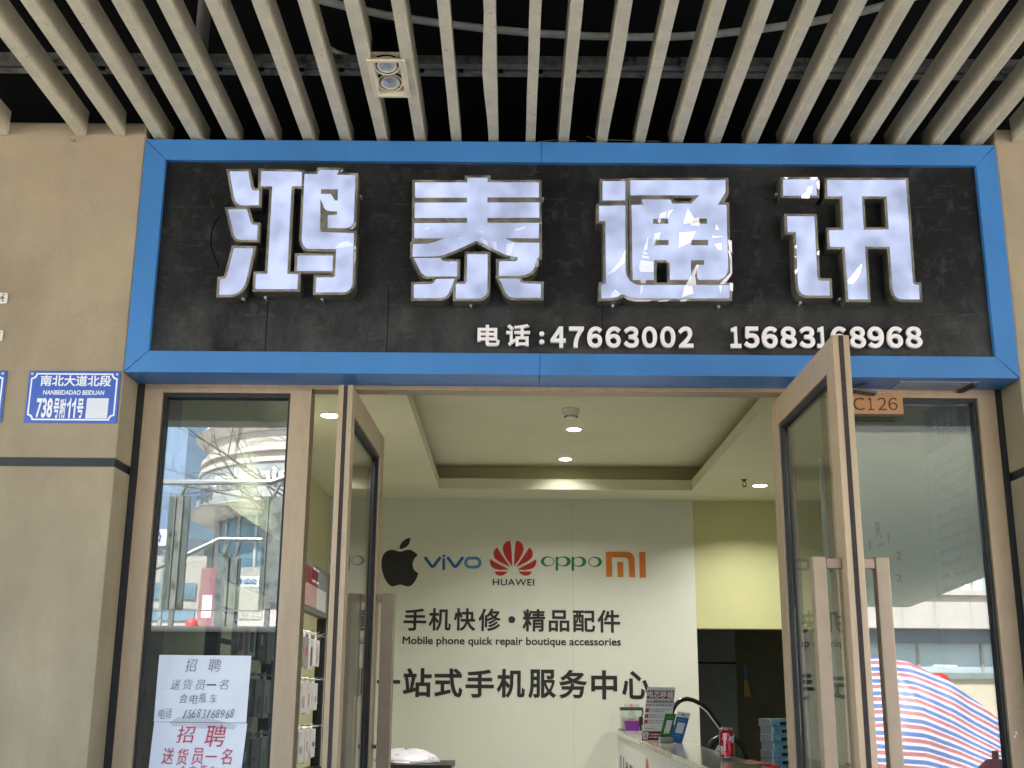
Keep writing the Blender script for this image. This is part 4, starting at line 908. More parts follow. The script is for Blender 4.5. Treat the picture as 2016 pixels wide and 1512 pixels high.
tiny(.08, .215, .45, .235, m_sp, 4); patch(.02, .005, .98, .175, m_crim); patch(.05, .025, .23, .155, m_paper, 'print', 2)
write('X', .08, .05, .20, .13, m_ink, .02, 3); tiny(.27, .10, .85, .13, m_paper, 9); tiny(.27, .05, .85, .08, m_paper, 9)
# two payment cards
yg_ = yf_-.30
m_grn = mat('card_green', (.018, .19, .025), .4, var=.03); m_blu = mat('card_blue', (.012, .14, .50), .4, var=.03)
q4 = Q(yg_, (880, 1400), (1110, 1388), (1262, 815), (1030, 808)); dz = ZK+.004-min(q4[0].z, q4[1].z)
p, patch, write, tiny = sheet('payment_card', q4, m_grn, .003, 'green payment card leaning beside the blue one on the counter', 'card', 'payment cards on the counter')
patch(.0, .0, 1, .14, m_paper); patch(.28, .27, .80, .76, m_paper); tiny(.2, .86, .8, .89, mat('pale_green', (.2, .45, .2), .5), 6); tiny(.40, .30, .66, .33, mat('row_mark', (.45, .05, .07), .5), 2)
q4 = Q(yg_-.02, (1120, 1405), (1375, 1462), (1562, 797), (1290, 765))
p, patch, write, tiny = sheet('payment_card', q4, m_blu, .003, 'blue payment card with a white top leaning beside the green one', 'card', 'payment cards on the counter')
patch(0, .83, 1, 1, m_paper); patch(.22, .32, .82, .66, m_paper); tiny(.36, .89, .64, .945, m_blu, 2); tiny(.18, .73, .82, .76, mat('pale_blue', (.2, .4, .75), .5), 8); tiny(.3, .22, .7, .245, mat('pale_blue', (.2, .4, .75), .5), 5)
b0, b1 = PZ(*C1(930, 1440), ZK), PZ(*C1(1200, 1440), ZK)
o = MB().box(b0.x, b1.x, yg_-.035, yg_+.035, ZK+.0005, ZK+.028).build('card_holder', mat('holder_grey', (.30, .31, .27), .2), bevel=.003); tag(o, 'low grey clear holder the two payment cards stand in', 'holder')

# clear box, flask and purple tub at the far end of the counter
yb2 = PZ(*C1(150, 1170), ZK).y-.05
m_clear = glass('clear_plastic', (.90, .93, .91), 1.35, .05, .25)
def W2(x, y, Y=None): return PY(*C1(x, y), Y or yb2)
a0, a1 = W2(95, 0), W2(545, 0); zt3 = W2(0, 600).z; zl = W2(0, 742).z
bx_ = thing('storage_box', ((a0.x+a1.x)/2, yb2+.09, ZK), 'clear plastic storage box with a dark green lid on the counter', 'box')
MB().box(a0.x, a1.x, yb2+.06, yb2+.19, ZK+.0006, zl).build('clear_body', m_clear, bx_, bevel=.006)
MB().box(a0.x-.003, a1.x+.003, yb2+.057, yb2+.193, zl+.0004, W2(0, 672).z).build('lid', mat('dark_green', (.02, .06, .05), .4), bx_, bevel=.003)
MB().box(a0.x+.03, a1.x-.02, yb2+.07, yb2+.18, W2(0, 671).z, zt3).build('lid_grip', m_clear, bx_, bevel=.004)
a0, a1 = W2(135, 0), W2(475, 0)
tb = thing('tub', ((a0.x+a1.x)/2, yb2+.02, ZK), 'purple plastic tub in front of the clear storage box', 'tub')
zt4 = W2(0, 962).z; hw = (a1.x-a0.x)/2; mx_ = (a0.x+a1.x)/2
MB().hexa([(mx_-hw*.8, yb2-.02, ZK+.0006), (mx_+hw*.8, yb2-.02, ZK+.0006), (mx_+hw*.8, yb2+.05, ZK+.0006), (mx_-hw*.8, yb2+.05, ZK+.0006)], [(mx_-hw, yb2-.03, zt4), (mx_+hw, yb2-.03, zt4), (mx_+hw, yb2+.055, zt4), (mx_-hw, yb2+.055, zt4)]).build('tub_body', overlay(mat('purple', (.19, .04, .33), .3), (.30, .10, .15), 20, .55, .7), tb, bevel=.003)
MB().box(mx_-hw-.002, mx_+hw+.002, yb2-.032, yb2+.057, zt4+.0003, zt4+.005).build('rim', mat('pink', (.45, .18, .34), .4), tb)
fx = W2(300, 0).x; zf = zt4+.0055; zh1, zh2, zh3 = W2(0, 775).z, W2(0, 670).z, W2(0, 610).z
fk = thing('flask', (fx, yb2+.012, zf), 'small clear flask with a pink cap standing on the purple tub', 'bottle')
MB().lathe([(.022, .0), (.0265, .006), (.0265, (zh1-zf)*.75), (.018, zh1-zf+.004), (.0115, zh2-zf-.004), (.0115, zh2-zf)], (fx, yb2+.012, zf)).build('flask_body', m_clear, fk, smooth=True)
MB().lathe([(.0125, zh2-zf+.0004), (.0125, zh3-zf-.001), (.011, zh3-zf)], (fx, yb2+.012, zf)).build('cap', mat('pink_cap', (.6, .2, .22), .4), fk)
pts = [PZ(*C1(*q_), ZK)+D*.006 for q_ in ((30, 1165), (60, 1150), (120, 1180), (160, 1190), (110, 1150), (180, 1140), (300, 1135), (420, 1150), (480, 1170))]
o = MB().tube(pts, .004, 8).build('cable', m_black, smooth=True); tag(o, 'short black cable coiled at the far corner of the counter', 'cable')
cp2 = W2(500, 960, yb2-.04)
cm = thing('desk_clip', (cp2.x, cp2.y, ZK), 'black clip with a bent arm between the clear box and the advert stand', 'clip')
MB().tube([W2(540, 700, yb2-.04), W2(550, 800, yb2-.04), W2(515, 880, yb2-.04)], .005, 8).build('arm', m_black, cm)
MB().box(cp2.x-.012, cp2.x+.016, cp2.y-.01, cp2.y+.01, W2(0, 1040).z, W2(0, 870).z).build('clip_body', m_black, cm, bevel=.004)
MB().cyl((cp2.x, cp2.y, ZK+.0005), (cp2.x, cp2.y, W2(0, 1041).z), .006, seg=10).build('stem', m_black, cm)

# bent neck lamp
YL = 3.1; gp = [PY(*C1(*q_), YL) for q_ in ((1165, 800), (1180, 740), (1205, 690), (1240, 625), (1320, 548), (1400, 510), (1500, 497), (1620, 522), (1760, 590), (1850, 655), (1944, 735))]
C2 = lambda x, y: (1400+x/12.6, 1400+y/12.6)
gp += [PY(*C2(*q_), YL) for q_ in ((60, 150), (140, 255), (230, 380), (300, 480))]
gl_ = thing('gooseneck_lamp', (gp[0].x, YL, 1.0), 'black bent neck lamp arching over the counter behind the can', 'lamp')
MB().tube([(gp[0].x-.02, YL, 1.0)]+gp, .0125, 12).build('bent_neck', mat('lamp_black', (.008, .008, .010), .3), gl_, smooth=True)
MB().tube([q_+Vector((-.007, -.004, -.011)) for q_ in gp[8:]], .0045, 8).build('light_strip', mat('strip_white', (.8, .8, .75), .4), gl_, smooth=True)
MB().box(gp[0].x-.1, gp[0].x+.06, YL-.06, YL+.06, .98, .9998).build('lamp_base', m_black, gl_, bevel=.004)
tbm = thing('work_table', (1.35, 3.2, Z0), 'low dark work table behind the counter', 'table')
MB().box(bF.x+.02, 1.9, 2.7, 3.7, .94, .979).build('table_top', m_dim, tbm)
for x, y in ((bF.x+.06, 2.75), (1.85, 2.75), (bF.x+.06, 3.65), (1.85, 3.65)): MB().box(x-.02, x+.02, y-.02, y+.02, Z0, .9395).build('leg', m_black, tbm)

# chair, tissue, boxes and red things at the right end
C3 = lambda x, y, Y: PY(1400+x/12.6, 1400+y/12.6, Y)
YCH = 2.35
ap = [C3(*q_, YCH) for q_ in ((-40, 1150), (-30, 900), (20, 770), (160, 690), (380, 650), (620, 715), (760, 810), (850, 960), (900, 1150))]
ch_ = thing('office_chair', (ap[4].x, YCH, Z0), 'black chair with a rounded backrest behind the can', 'chair')
MB().tube(ap, .016, 10).build('back_frame', m_black, ch_, smooth=True)
MB().prism([[q_+Vector((0, .004, 0)) for q_ in ap]], (0, .008, 0)).build('backrest', mat('olive_mesh', (.075, .075, .04), .9, var=.4, scale=80), ch_)
cxx = ap[4].x
MB().box(cxx-.2, cxx+.2, YCH+.02, YCH+.42, .80, .86).build('seat', m_black, ch_, bevel=.02)
MB().cyl((cxx, YCH+.2, .25), (cxx, YCH+.2, .7995), .025).build('column', m_steel, ch_)
for k in range(5): a = 2*math.pi*k/5; MB().tube([(cxx, YCH+.2, .24), (cxx+.25*math.cos(a), YCH+.2+.25*math.sin(a), Z0+.02)], .018, 8).build('leg', m_black, ch_)
for s2 in (ap[0], ap[-1]): MB().tube([s2, (s2.x, YCH+.03, .83)], .012, 8).build('back_support', m_black, ch_)
q_ = PZ(1412, 1478, ZK)
tp = MB(); b4 = [q_+Vector(v) for v in ((-.012, -.01, .0006), (.016, -.012, .0006), (.018, .012, .0006), (-.006, .014, .0006))]
tp.hexa(b4, [q_+Vector(v) for v in ((.004, -.004, .026), (.016, -.006, .022), (.016, .006, .021), (.006, .004, .024))]); o = tp.build('tissue', m_paper); tag(o, 'small crumpled white tissue just left of the can', 'tissue')
m_bend = overlay(mat('box_grey', (.21, .195, .20), .5, var=.1), (.25, .10, .12), 22, .55, .65, amount=.7); m_bside = overlay(mat('box_blue', (.17, .46, .68), .3, var=.35, scale=26), (.55, .72, .80), 18, .50, .66, stretch=(1, 1, 3), amount=.9)
for k in range(8):
    Yb = 1.30; zt5 = 1.421-.0305*k; c0_ = C3(1470+random.uniform(-12, 30)+4*k, 300, Yb).x
    th = R(52+random.uniform(-2, 2)); dl = Vector((-math.cos(th)*.06, math.sin(th)*.06, 0)); dr = Vector((math.sin(th)*.17, math.cos(th)*.17, 0)); P0 = Vector((c0_, Yb, zt5-.0300))
    b = thing('blue_box', P0[:], 'small blue box with a grey end, %s from the top of the stack' % ORD[k], 'box', 'stack of small blue boxes behind the right door')
    hz = Vector((0, 0, .0295)); MB().hexa([P0, P0+dr, P0+dr+dl, P0+dl], [P0+hz, P0+dr+hz, P0+dr+dl+hz, P0+dl+hz]).build('carton', m_bside, b, bevel=.001)
    nl = Vector((-dl.y, dl.x, 0)).normalized(); nl = nl if nl.y < 0 else -nl
    e0 = P0+dl*.04+nl*.0005+Vector((0, 0, .001)); e1 = P0+dl*.98+nl*.0005+Vector((0, 0, .001)); hz2 = Vector((0, 0, .0275))
    MB().prism([[e0, e1, e1+hz2, e0+hz2]], nl*.0006).build('end_panel', m_bend, b)
    nr = Vector((dr.y, -dr.x, 0)).normalized(); nr = nr if nr.y < 0 else -nr
    f0 = P0+dr*.35+nr*.0005+Vector((0, 0, .004)); f1 = P0+dr*.62+nr*.0005+Vector((0, 0, .004)); hz3 = Vector((0, 0, .013))
    MB().prism([[f0, f1, f1+hz3, f0+hz3]], nr*.0006).build('dark_label', m_ink, b)
    g0 = P0+dr*.0+nr*.0005+Vector((0, 0, .001)); g1 = P0+dr*.05+nr*.0005+Vector((0, 0, .001))
    MB().prism([[g0, g1, g1+hz2, g0+hz2]], nr*.0006).build('white_strip', m_paper, b)
zbk = 1.421-.0305*7-.0305
if zbk > 1.151: o = MB().box(C3(1250, 0, 1.3).x, C3(1250, 0, 1.3).x+.3, 1.28, 1.55, 1.1505, zbk-.0005).build('carton_base', m_bend); tag(o, 'grey carton under the stack of small blue boxes', 'box')
m_redp = mat('red_plastic', (.50, .018, .02), .3, var=.05)
a0, a1 = C3(820, 1340, .75), C3(1690, 1340, .75)
rt_ = thing('red_tray', ((a0.x+a1.x)/2, .8, 1.15), 'red plastic tray at the bottom right beside the can', 'tray')
MB().box(a0.x, a1.x, .72, .90, 1.1505, C3(0, 1330, .72).z).build('tray_body', m_redp, rt_, bevel=.008)
MB().box(a0.x+.005, a1.x-.03, .73, .89, C3(0, 1329, .72).z, C3(0, 1300, .72).z).build('tray_lid', mat('red_lid', (.62, .03, .03), .25), rt_, bevel=.004)
a0, a1 = C3(750, 1260, 1.0), C3(1110, 1260, 1.0)
rb_ = thing('red_stapler', ((a0.x+a1.x)/2, 1.0, 1.15), 'small dark red box with a pale badge behind the red tray', 'box')
MB().box(a0.x, a1.x, .97, 1.05, 1.1505, C3(0, 1225, .97).z).build('box_body', mat('dark_red', (.30, .012, .02), .35), rb_, bevel=.004)
MB().box(a0.x+(a1.x-a0.x)*.45, a0.x+(a1.x-a0.x)*.72, .9685, .9695, C3(0, 1300, .97).z, C3(0, 1245, .97).z).build('badge', mat('pink_badge', (.6, .35, .33), .4), rb_)

# cabinet and plastic bag at the back left
zc_ = PY(850, 1506, 4.0).z; x0_, x1_ = PY(745, 1506, 4.0).x, PY(888, 1506, 4.0).x
cb = thing('low_cabinet', ((x0_+x1_)/2, 4.3, Z0), 'dark low cabinet under the white bag by the back wall', 'cabinet')
MB().box(x0_, x1_, 4.0, 4.6, zc_-.035, zc_).build('cabinet_top', m_black, cb, bevel=.003)
MB().box(x0_+.02, x1_-.02, 4.02, 4.58, Z0, zc_-.0355).build('cabinet_body', m_dim, cb)
bagx = PY(797, 1490, 4.25).x; hb = PY(797, 1473, 4.25).z-zc_
mb = MB(); nu, nv = 22, 12; vs = []; random.seed(11)
for j in range(nv+1):
    for i in range(nu):
        a = 2*math.pi*i/nu; v = j/nv; rr = (.185*(1-v*v)**.5*(1+.10*math.sin(3*a+1)+.05*math.sin(7*a+4*v))+.012*(1-v))*(1+random.uniform(-.05, .05))
        vs.append(Vector((bagx+rr*math.cos(a)*1.05, 4.25+rr*math.sin(a)*.8, zc_+.001+hb*v*(1+.06*math.cos(2*a)))))
fs = [(j*nu+i, j*nu+(i+1) % nu, (j+1)*nu+(i+1) % nu, (j+1)*nu+i) for j in range(nv) for i in range(nu)]+[tuple(range(nv*nu, (nv+1)*nu)), tuple(range(nu))[::-1]]
mb.add(vs, fs)
m_bag = overlay(overlay(mat('bag_white', (.68, .67, .74), .35, var=.06), (.45, .06, .07), 26, .60, .64, stretch=(1, 1, 1.6)), (.03, .02, .03), 22, .64, .67)
o = mb.build('plastic_bag', m_bag, smooth=True); tag(o, 'white printed plastic bag slumped on the low cabinet', 'bag')

# pinned-up board and wall poster behind the right side window
m_brd = mat('pale_green_board', (.62, .68, .55), .7, var=.10, scale=3)
a0, a1 = PY(1640, 900, .8), PY(1824, 900, .8)
bd = thing('notice_board', ((a0.x+a1.x)/2, .8, Z0), 'pale green board with hand drawn marks behind the right window', 'board')
MB().box(a0.x-.05, 1.598, .8, .83, Z0, a0.z).build('board', m_brd, bd)
m_grm = mat('grey_mark', (.11, .13, .14), .6)
for ch2, x0, yb, x1, yt in (('R', 1725, 1060, 1737, 1027), ('2', 1765, 1103, 1776, 1085), ('2', 1764, 1146, 1777, 1130)):
    t = MB(); textpx(t, ch2, x0, yb, x1, yt, .7985, .001, off=.03); t.build('drawn_mark', m_grm, bd)
for x0, y0, x1, y1 in ((1710, 1062, 1715, 1082), (1728, 1070, 1739, 1074), (1747, 1049, 1751, 1068)):
    p0, p1 = PY(x0, y0, .7985), PY(x1, y1, .7985); MB().box(p0.x, p1.x, .7975, .7985, p1.z, p0.z).build('drawn_mark', m_grm, bd)
st = MB().box(1.60, 1.66, .24, .83, Z0, ZC).build('stub_wall', mat('pale_paint', (.5, .52, .4), .6)); tag(st, 'short pale wall end that carries the blue grey repair poster', 'wall')
XP = 1.5985; pA, pB = PX(1820, 812, XP), PX(1893, 766, XP); zpb = PX(1846, 1160, XP).z
po = thing('wall_poster', (XP, (pA.y+pB.y)/2, zpb), 'blue grey phone repair poster on the wall behind the right window', 'poster')
MB().box(XP-.002, XP-.0002, pB.y, pA.y, zpb, pA.z).build('poster_sheet', mat('poster_blue', (.42, .54, .56), .3, var=.05), po)
MB().box(XP-.0026, XP-.0021, pB.y, pA.y, pA.z-.17, pA.z).build('poster_heading', mat('poster_dark', (.05, .11, .20), .35), po)
t = MB(); text(t, '手机维修', Vector((XP-.0028, pA.y-.08, pA.z-.135)), (0, -1, 0), (0, 0, 1), .26, .085, .0005, off=.01); t.build('lettering', m_paper, po)
for r in range(11):
    mb = MB(); z = pA.z-.22-.045*r
    for k in range(13):
        if random.random() < .12: continue
        y = pA.y-.05-.026*k
        for _ in range(2): h_ = random.uniform(.008, .02); mb.box(XP-.0026, XP-.0021, y-random.uniform(.008, .019), y, z-.022+random.uniform(0, .004), z-.022+h_)
        break_ = 0
    mb.build('small_print', mat('poster_ink', (.13, .19, .21), .5), po)
    if z-.05 < zpb: break

# ================================================================== ACROSS THE STREET (what the side windows mirror)
m_pale = mat('pale_stone', (.45, .43, .41), .7, var=.08, scale=2)
m_pale2 = overlay(mat('white_stone', (.40, .375, .35), .7, var=.08, scale=1.2), (.42, .38, .35), 3, .55, .75, amount=.5)
m_gran = mat('shade_dark_granite', (.045, .047, .05), .6, var=.3, scale=12)  # dark tone also carries the shade under the landing
m_conc = mat('concrete_soffit', (.36, .40, .35), .8, var=.08)
m_win = mat('window_blue', (.11, .20, .28), .15, var=.3, scale=1.2, spec=.8)
m_pst = overlay(mat('steel_post', (.26, .29, .29), .4, metal=.3), (.06, .08, .075), 9, .5, .65)
m_srail = mat('stainless_rail', (.55, .57, .58), .3, metal=.7)
m_brk = mat('bark', (.11, .095, .085), .9, var=.3, scale=30)
# stairs with glass balustrades in front of the shop
LS = 6.2
pE = OUT(345, 1235, LS); yS = pE.y; ZDK = pE.z; xs0 = OUT(200, 1235, LS).x-3; xs1 = OUT(546, 1235, LS).x; zr = OUT(345, 950, LS).z
ft = thing('footbridge_stairs', ((xs0+xs1)/2, yS-1, 0), 'granite stair block darkened in colour for the shade below its landing, leading up to the footbridge, mirrored in the left window', 'stairs')
MB().box(xs0, xs1, yS-2.2, yS, .001, ZDK).build('landing', m_gran, ft)
mb = MB(); n = 9; dx = .30; dzs = .165
for k in range(n): mb.box(xs1+.0005+dx*k, xs1+dx*(k+1)-.0005, yS-2.2, yS-.002*0, .001, ZDK+dzs*(k+1))
mb.box(xs1+.0005+dx*n, xs1+dx*n+.9, yS-2.2, yS, .001, ZDK+dzs*(n+1)); mb.build('flight', m_gran, ft)
MB().box(xs0, xs1, yS-.001, yS+.012, ZDK-.035, ZDK+.012).build('edge_strip', m_srail, ft)
def balustrade(L, rail, posts, label, ztop, zbot, zfoot, panes):
    b = thing('glass_balustrade', OUT(430, zbot, L)[:], label, 'balustrade', 'balustrades of the footbridge stairs')
    MB().tube([OUT(x, y, L) for x, y in rail], .026, 10).build('handrail', m_srail, b, smooth=True)
    for x0, x1, yt, yb, yrail in posts:
        A, B = OUT(x0, yt, L), OUT(x1, yb, L)
        MB().box(min(A.x, B.x), max(A.x, B.x), A.y-.02, A.y+.02, B.z, A.z).build('post', m_pst, b)
        xm = (A.x+B.x)/2; MB().tube([(xm, A.y, A.z), (xm+.04, A.y, OUT(x0, yrail, L).z-.02)], .014, 8).build('post_arm', m_pst, b)
        MB().box(xm-.02, xm+.02, A.y-.015, A.y+.015, OUT(x0, zfoot, L).z, B.z-.0005).build('post_foot', m_pst, b)
    for x0, x1, yt, yb in panes:
        A, B = OUT(x0, yt, L), OUT(x1, yb, L); MB().box(A.x, B.x, A.y+.025, A.y+.037, B.z, A.z).build('pane', m_rglass, b)
        MB().box(A.x, B.x, A.y+.024, A.y+.038, B.z-.012, B.z-.0005).box(A.x-.008, A.x-.0005, A.y+.024, A.y+.038, B.z, A.z).box(B.x+.0005, B.x+.008, A.y+.024, A.y+.038, B.z, A.z).build('pane_edge', m_srail, b)
balustrade(LS+.1, [(180, 949), (535, 950), (640, 913), (700, 890)], [(336, 359, 977, 1200, 950), (522, 545, 978, 1200, 950), (150, 173, 977, 1200, 950)], 'front glass balustrade with a level handrail and wide steel posts', 975, 1200, 1235,
           [(180, 330, 977, 1202), (364, 516, 977, 1202)])
balustrade(LS+2.1, [(250, 1142), (345, 1103), (432, 1062), (520, 1063), (600, 1064)], [(430, 446, 1090, 1236, 1063), (452, 466, 1098, 1236, 1063)], 'rear glass balustrade whose handrail slopes down to the left', 1090, 1236, 1242, [(470, 516, 1100, 1220)])
# raised plaza whose underside shows in the right window
LP_ = 10.6
pN = OUT(1700, 843, LP_); zP = pN.z
pc = [OUT(1640, 843, LP_), OUT(2350, 843, LP_)]
pF = CAM+ray(1700, 1195)*((zP-CAM.z)/ray(1700, 1195).z); yF = 2*GL-pF.y; yF2 = 2*GL-(CAM+ray(1950, 1132)*((zP-CAM.z)/ray(1950, 1132).z)).y
yN = pN.y; xfm = pF.x
xk = (CAM+ray(1860, 1180)*((zP-CAM.z)/ray(1860, 1180).z)).x; xr2 = (CAM+ray(1950, 1132)*((zP-CAM.z)/ray(1950, 1132).z)).x
pz = thing('footbridge_deck', (8, (yN+yF)/2, zP), 'raised footbridge deck with a plain green grey underside, mirrored in the right window', 'bridge')
loop = [(1.2, yN), (16, yN), (16, yF2+8), (xr2, yF2), (xk, yF), (3.0, yF)]
MB().prism([[Vector((x, y, zP)) for x, y in loop]], (0, 0, .5)).build('deck', m_conc, pz)
for x, y in ((3.6, yF+2), (14.5, yN-1.5), (14.5, yF2+9)): MB().cyl((x, y, .001), (x, y, zP-.0005), .35, seg=20).build('column', m_conc, pz)
# shops with the stone parapet
LB = 46
def OB(x, y): return OUT(x, y, LB)
x0, x1 = OB(1560, 1300).x, OB(2600, 1300).x; yb3 = OB(1700, 1200).y
def zz(y): return OB(1850, y).z
shp = thing('shop_row', ((x0+x1)/2, yb3-4, 0), 'row of shops under a pale stone parapet, mirrored in the right window', 'building')
MB().box(x0, x1, yb3-.4, yb3, zz(1228), zz(1172)).build('parapet', m_pale2, shp)
MB().box(x0-.1, x1, yb3-.5, yb3+.18, zz(1172)+.001, zz(1162)).build('coping', m_pale2, shp); MB().box(x0-.1, x1, yb3-.5, yb3+.12, zz(1237), zz(1228)-.001).build('base_course', m_pale2, shp)
mb = MB()
for px in (1630, 1702, 1775, 1840, 1911, 1982, 2050): x = OB(px, 1200).x; mb = MB().box(x-.025, x+.025, yb3-.1, yb3+.004, zz(1228), zz(1172)); mb.build('stone_joint', mat('joint_grey', (.28, .26, .25), .8), shp)
MB().box(x0, x1, yb3-.9, yb3-.5, zz(1265), zz(1237)-.001).build('sign_band', mat('sign_band_grey', (.10, .12, .16), .5, var=.35, scale=.5), shp)
MB().box(x0, x1, yb3-1.2, yb3-.9, zz(1324), zz(1265)-.001).build('shop_windows', mat('shop_glass_pale', (.36, .44, .47), .3, var=.2, scale=.4), shp)
MB().box(x0, x1, yb3-.85, yb3-.55, zz(1336), zz(1324)-.001).build('window_band', mat('band_grey', (.16, .19, .19), .5), shp)
MB().box(x0, x1, yb3-1.0, yb3-.7, .001, zz(1336)-.001).build('lower_wall', mat('tan_wall', (.42, .38, .30), .7, var=.1, scale=.6), shp)
for px in (1690, 1822, 1950): x = OB(px, 1300).x; MB().box(x-.06, x+.06, yb3-.899, yb3-.83, zz(1324), zz(1266)).build('window_post', mat('joint_grey', (.28, .26, .25), .8), shp)
def facing(mb, body, xr_px, yb_, xl_px, yt_, L, t_=.05, off=.02):
    """lettering on a wall that faces the shop: seen mirrored in the glass, so it starts at the larger x"""
    A = OUT(xr_px, yb_, L); B = OUT(xl_px, yt_, L); return text(mb, body, A+Vector((0, .02, 0)), (-1, 0, 0), (0, 0, 1), A.x-B.x, B.z-A.z, t_, off=off, res=2)
t = MB(); facing(t, '欢迎光临', 1884, 1314, 1835, 1308, LB-.6); t.build('lettering', m_paper, shp)
# plants and a pot on the parapet
m_leaf = mat('leaf', (.05, .085, .03), .7, var=.5, scale=6)
for k, (px, w, h_) in enumerate(((1905, 16, 30), (1928, 14, 24), (1872, 12, 16))):
    b = OB(px, 1162); b.y = yb3-.25; pt = thing('potted_plant', b[:], ('tall bush in a white pot on the parapet, nearest the right edge', 'bush in a white pot in the middle of the parapet plants', 'low bush in a white pot, leftmost on the parapet')[(1, 0, 2)[k]], 'plant', 'potted plants on the stone parapet')
    MB().lathe([(.18, .001), (.24, .45), (.25, .47), (.22, .46)], b).build('pot', m_white, pt)
    mb = MB(); random.seed(k)
    for _ in range(260):
        q_ = b+Vector((random.gauss(0, .22), random.gauss(0, .18), .55+abs(random.gauss(.0, h_*.012)))); n1 = Vector((random.uniform(-1, 1), random.uniform(-1, 1), random.uniform(-1, 1))).normalized()*.07; n2_ = n1.orthogonal().normalized()*.04
        mb.quad(q_-n1, q_+n2_, q_+n1, q_-n2_)
    mb.build('foliage', m_leaf, pt)
# stall under a striped tarpaulin
LT = 9.0
prof = [(1560, 1296), (1640, 1291), (1716, 1289), (1770, 1290), (1812, 1298), (1850, 1320), (1882, 1338), (1930, 1372), (1985, 1410), (2060, 1462)]
pr = [OUT(x, y, LT) for x, y in prof]; yT = pr[0].y
def ztop(x):
    for a, b in zip(pr, pr[1:]):
        if a.x <= x <= b.x: return a.z+(b.z-a.z)*(x-a.x)/(b.x-a.x)
    return pr[0].z if x < pr[0].x else pr[-1].z
m_tarp = mat('tarpaulin', (.7, .7, .75), .5, var=.03); n_ = m_tarp.node_tree; P_ = n_.nodes['Principled BSDF']
at_ = n_.nodes.new('ShaderNodeAttribute'); at_.attribute_name = 'stripe'
ramp = n_.nodes.new('ShaderNodeValToRGB'); ramp.color_ramp.interpolation = 'CONSTANT'; el = ramp.color_ramp.elements
WH, RD, BL = (.52, .52, .57, 1), (.36, .125, .145, 1), (.085, .14, .33, 1)
el[0].position = 0; el[0].color = WH; el[1].position = .14; el[1].color = RD
for p_, c_ in ((.44, WH), (.58, BL), (.90, WH)): e_ = el.new(p_); e_.color = c_
fr_ = n_.nodes.new('ShaderNodeMath'); fr_.operation = 'FRACT'; n_.links.new(at_.outputs['Fac'], fr_.inputs[0]); n_.links.new(fr_.outputs[0], ramp.inputs[0]); n_.links.new(ramp.outputs[0], P_.inputs['Base Color'])
nu, nv = 70, 46; vs = []; st_ = []; from mathutils import noise as _n
for j in range(nv+1):
    for i in range(nu+1):
        u, v = i/nu, j/nv; x = pr[0].x+(pr[-1].x-pr[0].x)*u; zt_ = ztop(x)
        if v < .72:                                    # front, from the ground up
            w = v/.72; z = .02+(zt_-.02)*w; y = yT-.34*w**2+.10*(1-w)
        else:
            w = (v-.72)/.28; z = zt_-.15*w*w; y = yT-.34-1.5*w
        f = _n.noise(Vector((x*1.6, z*1.1, y*.8)))*.10+_n.noise(Vector((x*5, z*2.4+x*2, y)))*.035+.04*max(0, 1-abs((x-pr[3].x)-(zt_-z)*.45)/.08)
        vs.append(Vector((x, y+f, z+f*.25)))
        st_.append(((z if v < .72 else zt_+1.5*w)-.72*(zt_-pr[0].z)*min(1, z/zt_*1.3))/.130+.24*_n.noise(Vector((x*1.2, z, 0)))+f*2.2)
fs = [(j*(nu+1)+i, j*(nu+1)+i+1, (j+1)*(nu+1)+i+1, (j+1)*(nu+1)+i) for j in range(nv) for i in range(nu)]
o = MB().add(vs, fs).build('tarpaulin', m_tarp, smooth=True); at2 = o.data.attributes.new('stripe', 'FLOAT', 'POINT')
for k, v in enumerate(st_): at2.data[k].value = v
tag(o, 'red, white and blue striped tarpaulin draped over a stall, mirrored in the right window', 'tarpaulin')
a0, a1 = OUT(1640, 1310, LT+.5), OUT(1840, 1310, LT+.5)
sl_ = thing('market_stall', ((a0.x+a1.x)/2, yT-1, 0), 'plain stall frame hidden under the striped tarpaulin', 'stall')
for x in (a0.x, a1.x):
    for y in (yT-.6, yT-1.5): MB().box(x-.02, x+.02, y-.02, y+.02, .001, 1.5).build('leg', m_pst, sl_)
MB().box(a0.x-.05, a1.x+.05, yT-1.55, yT-.55, 1.5005, 1.53).build('table_top', m_pst, sl_)
c = OUT(1846, 1318, LT+2.5); o = MB().lathe([(.0, 0), (.16, .03), (.22, .12), (.19, .22), (.0, .28)], (c.x, c.y, c.z-.2)).build('balloon', m_redp, smooth=True)
bs = thing('lantern', (c.x, c.y, 0), 'round red lantern on a pole just behind the striped tarpaulin', 'lantern'); 
bpy.data.objects.remove(o)
MB().lathe([(.03, 0), (.09, .02), (.125, .07), (.11, .13), (.03, .16)], (c.x, c.y, c.z-.2)).build('globe', m_redp, bs, smooth=True); MB().cyl((c.x, c.y, .001), (c.x, c.y, c.z-.2005), .015).build('pole', m_pst, bs)
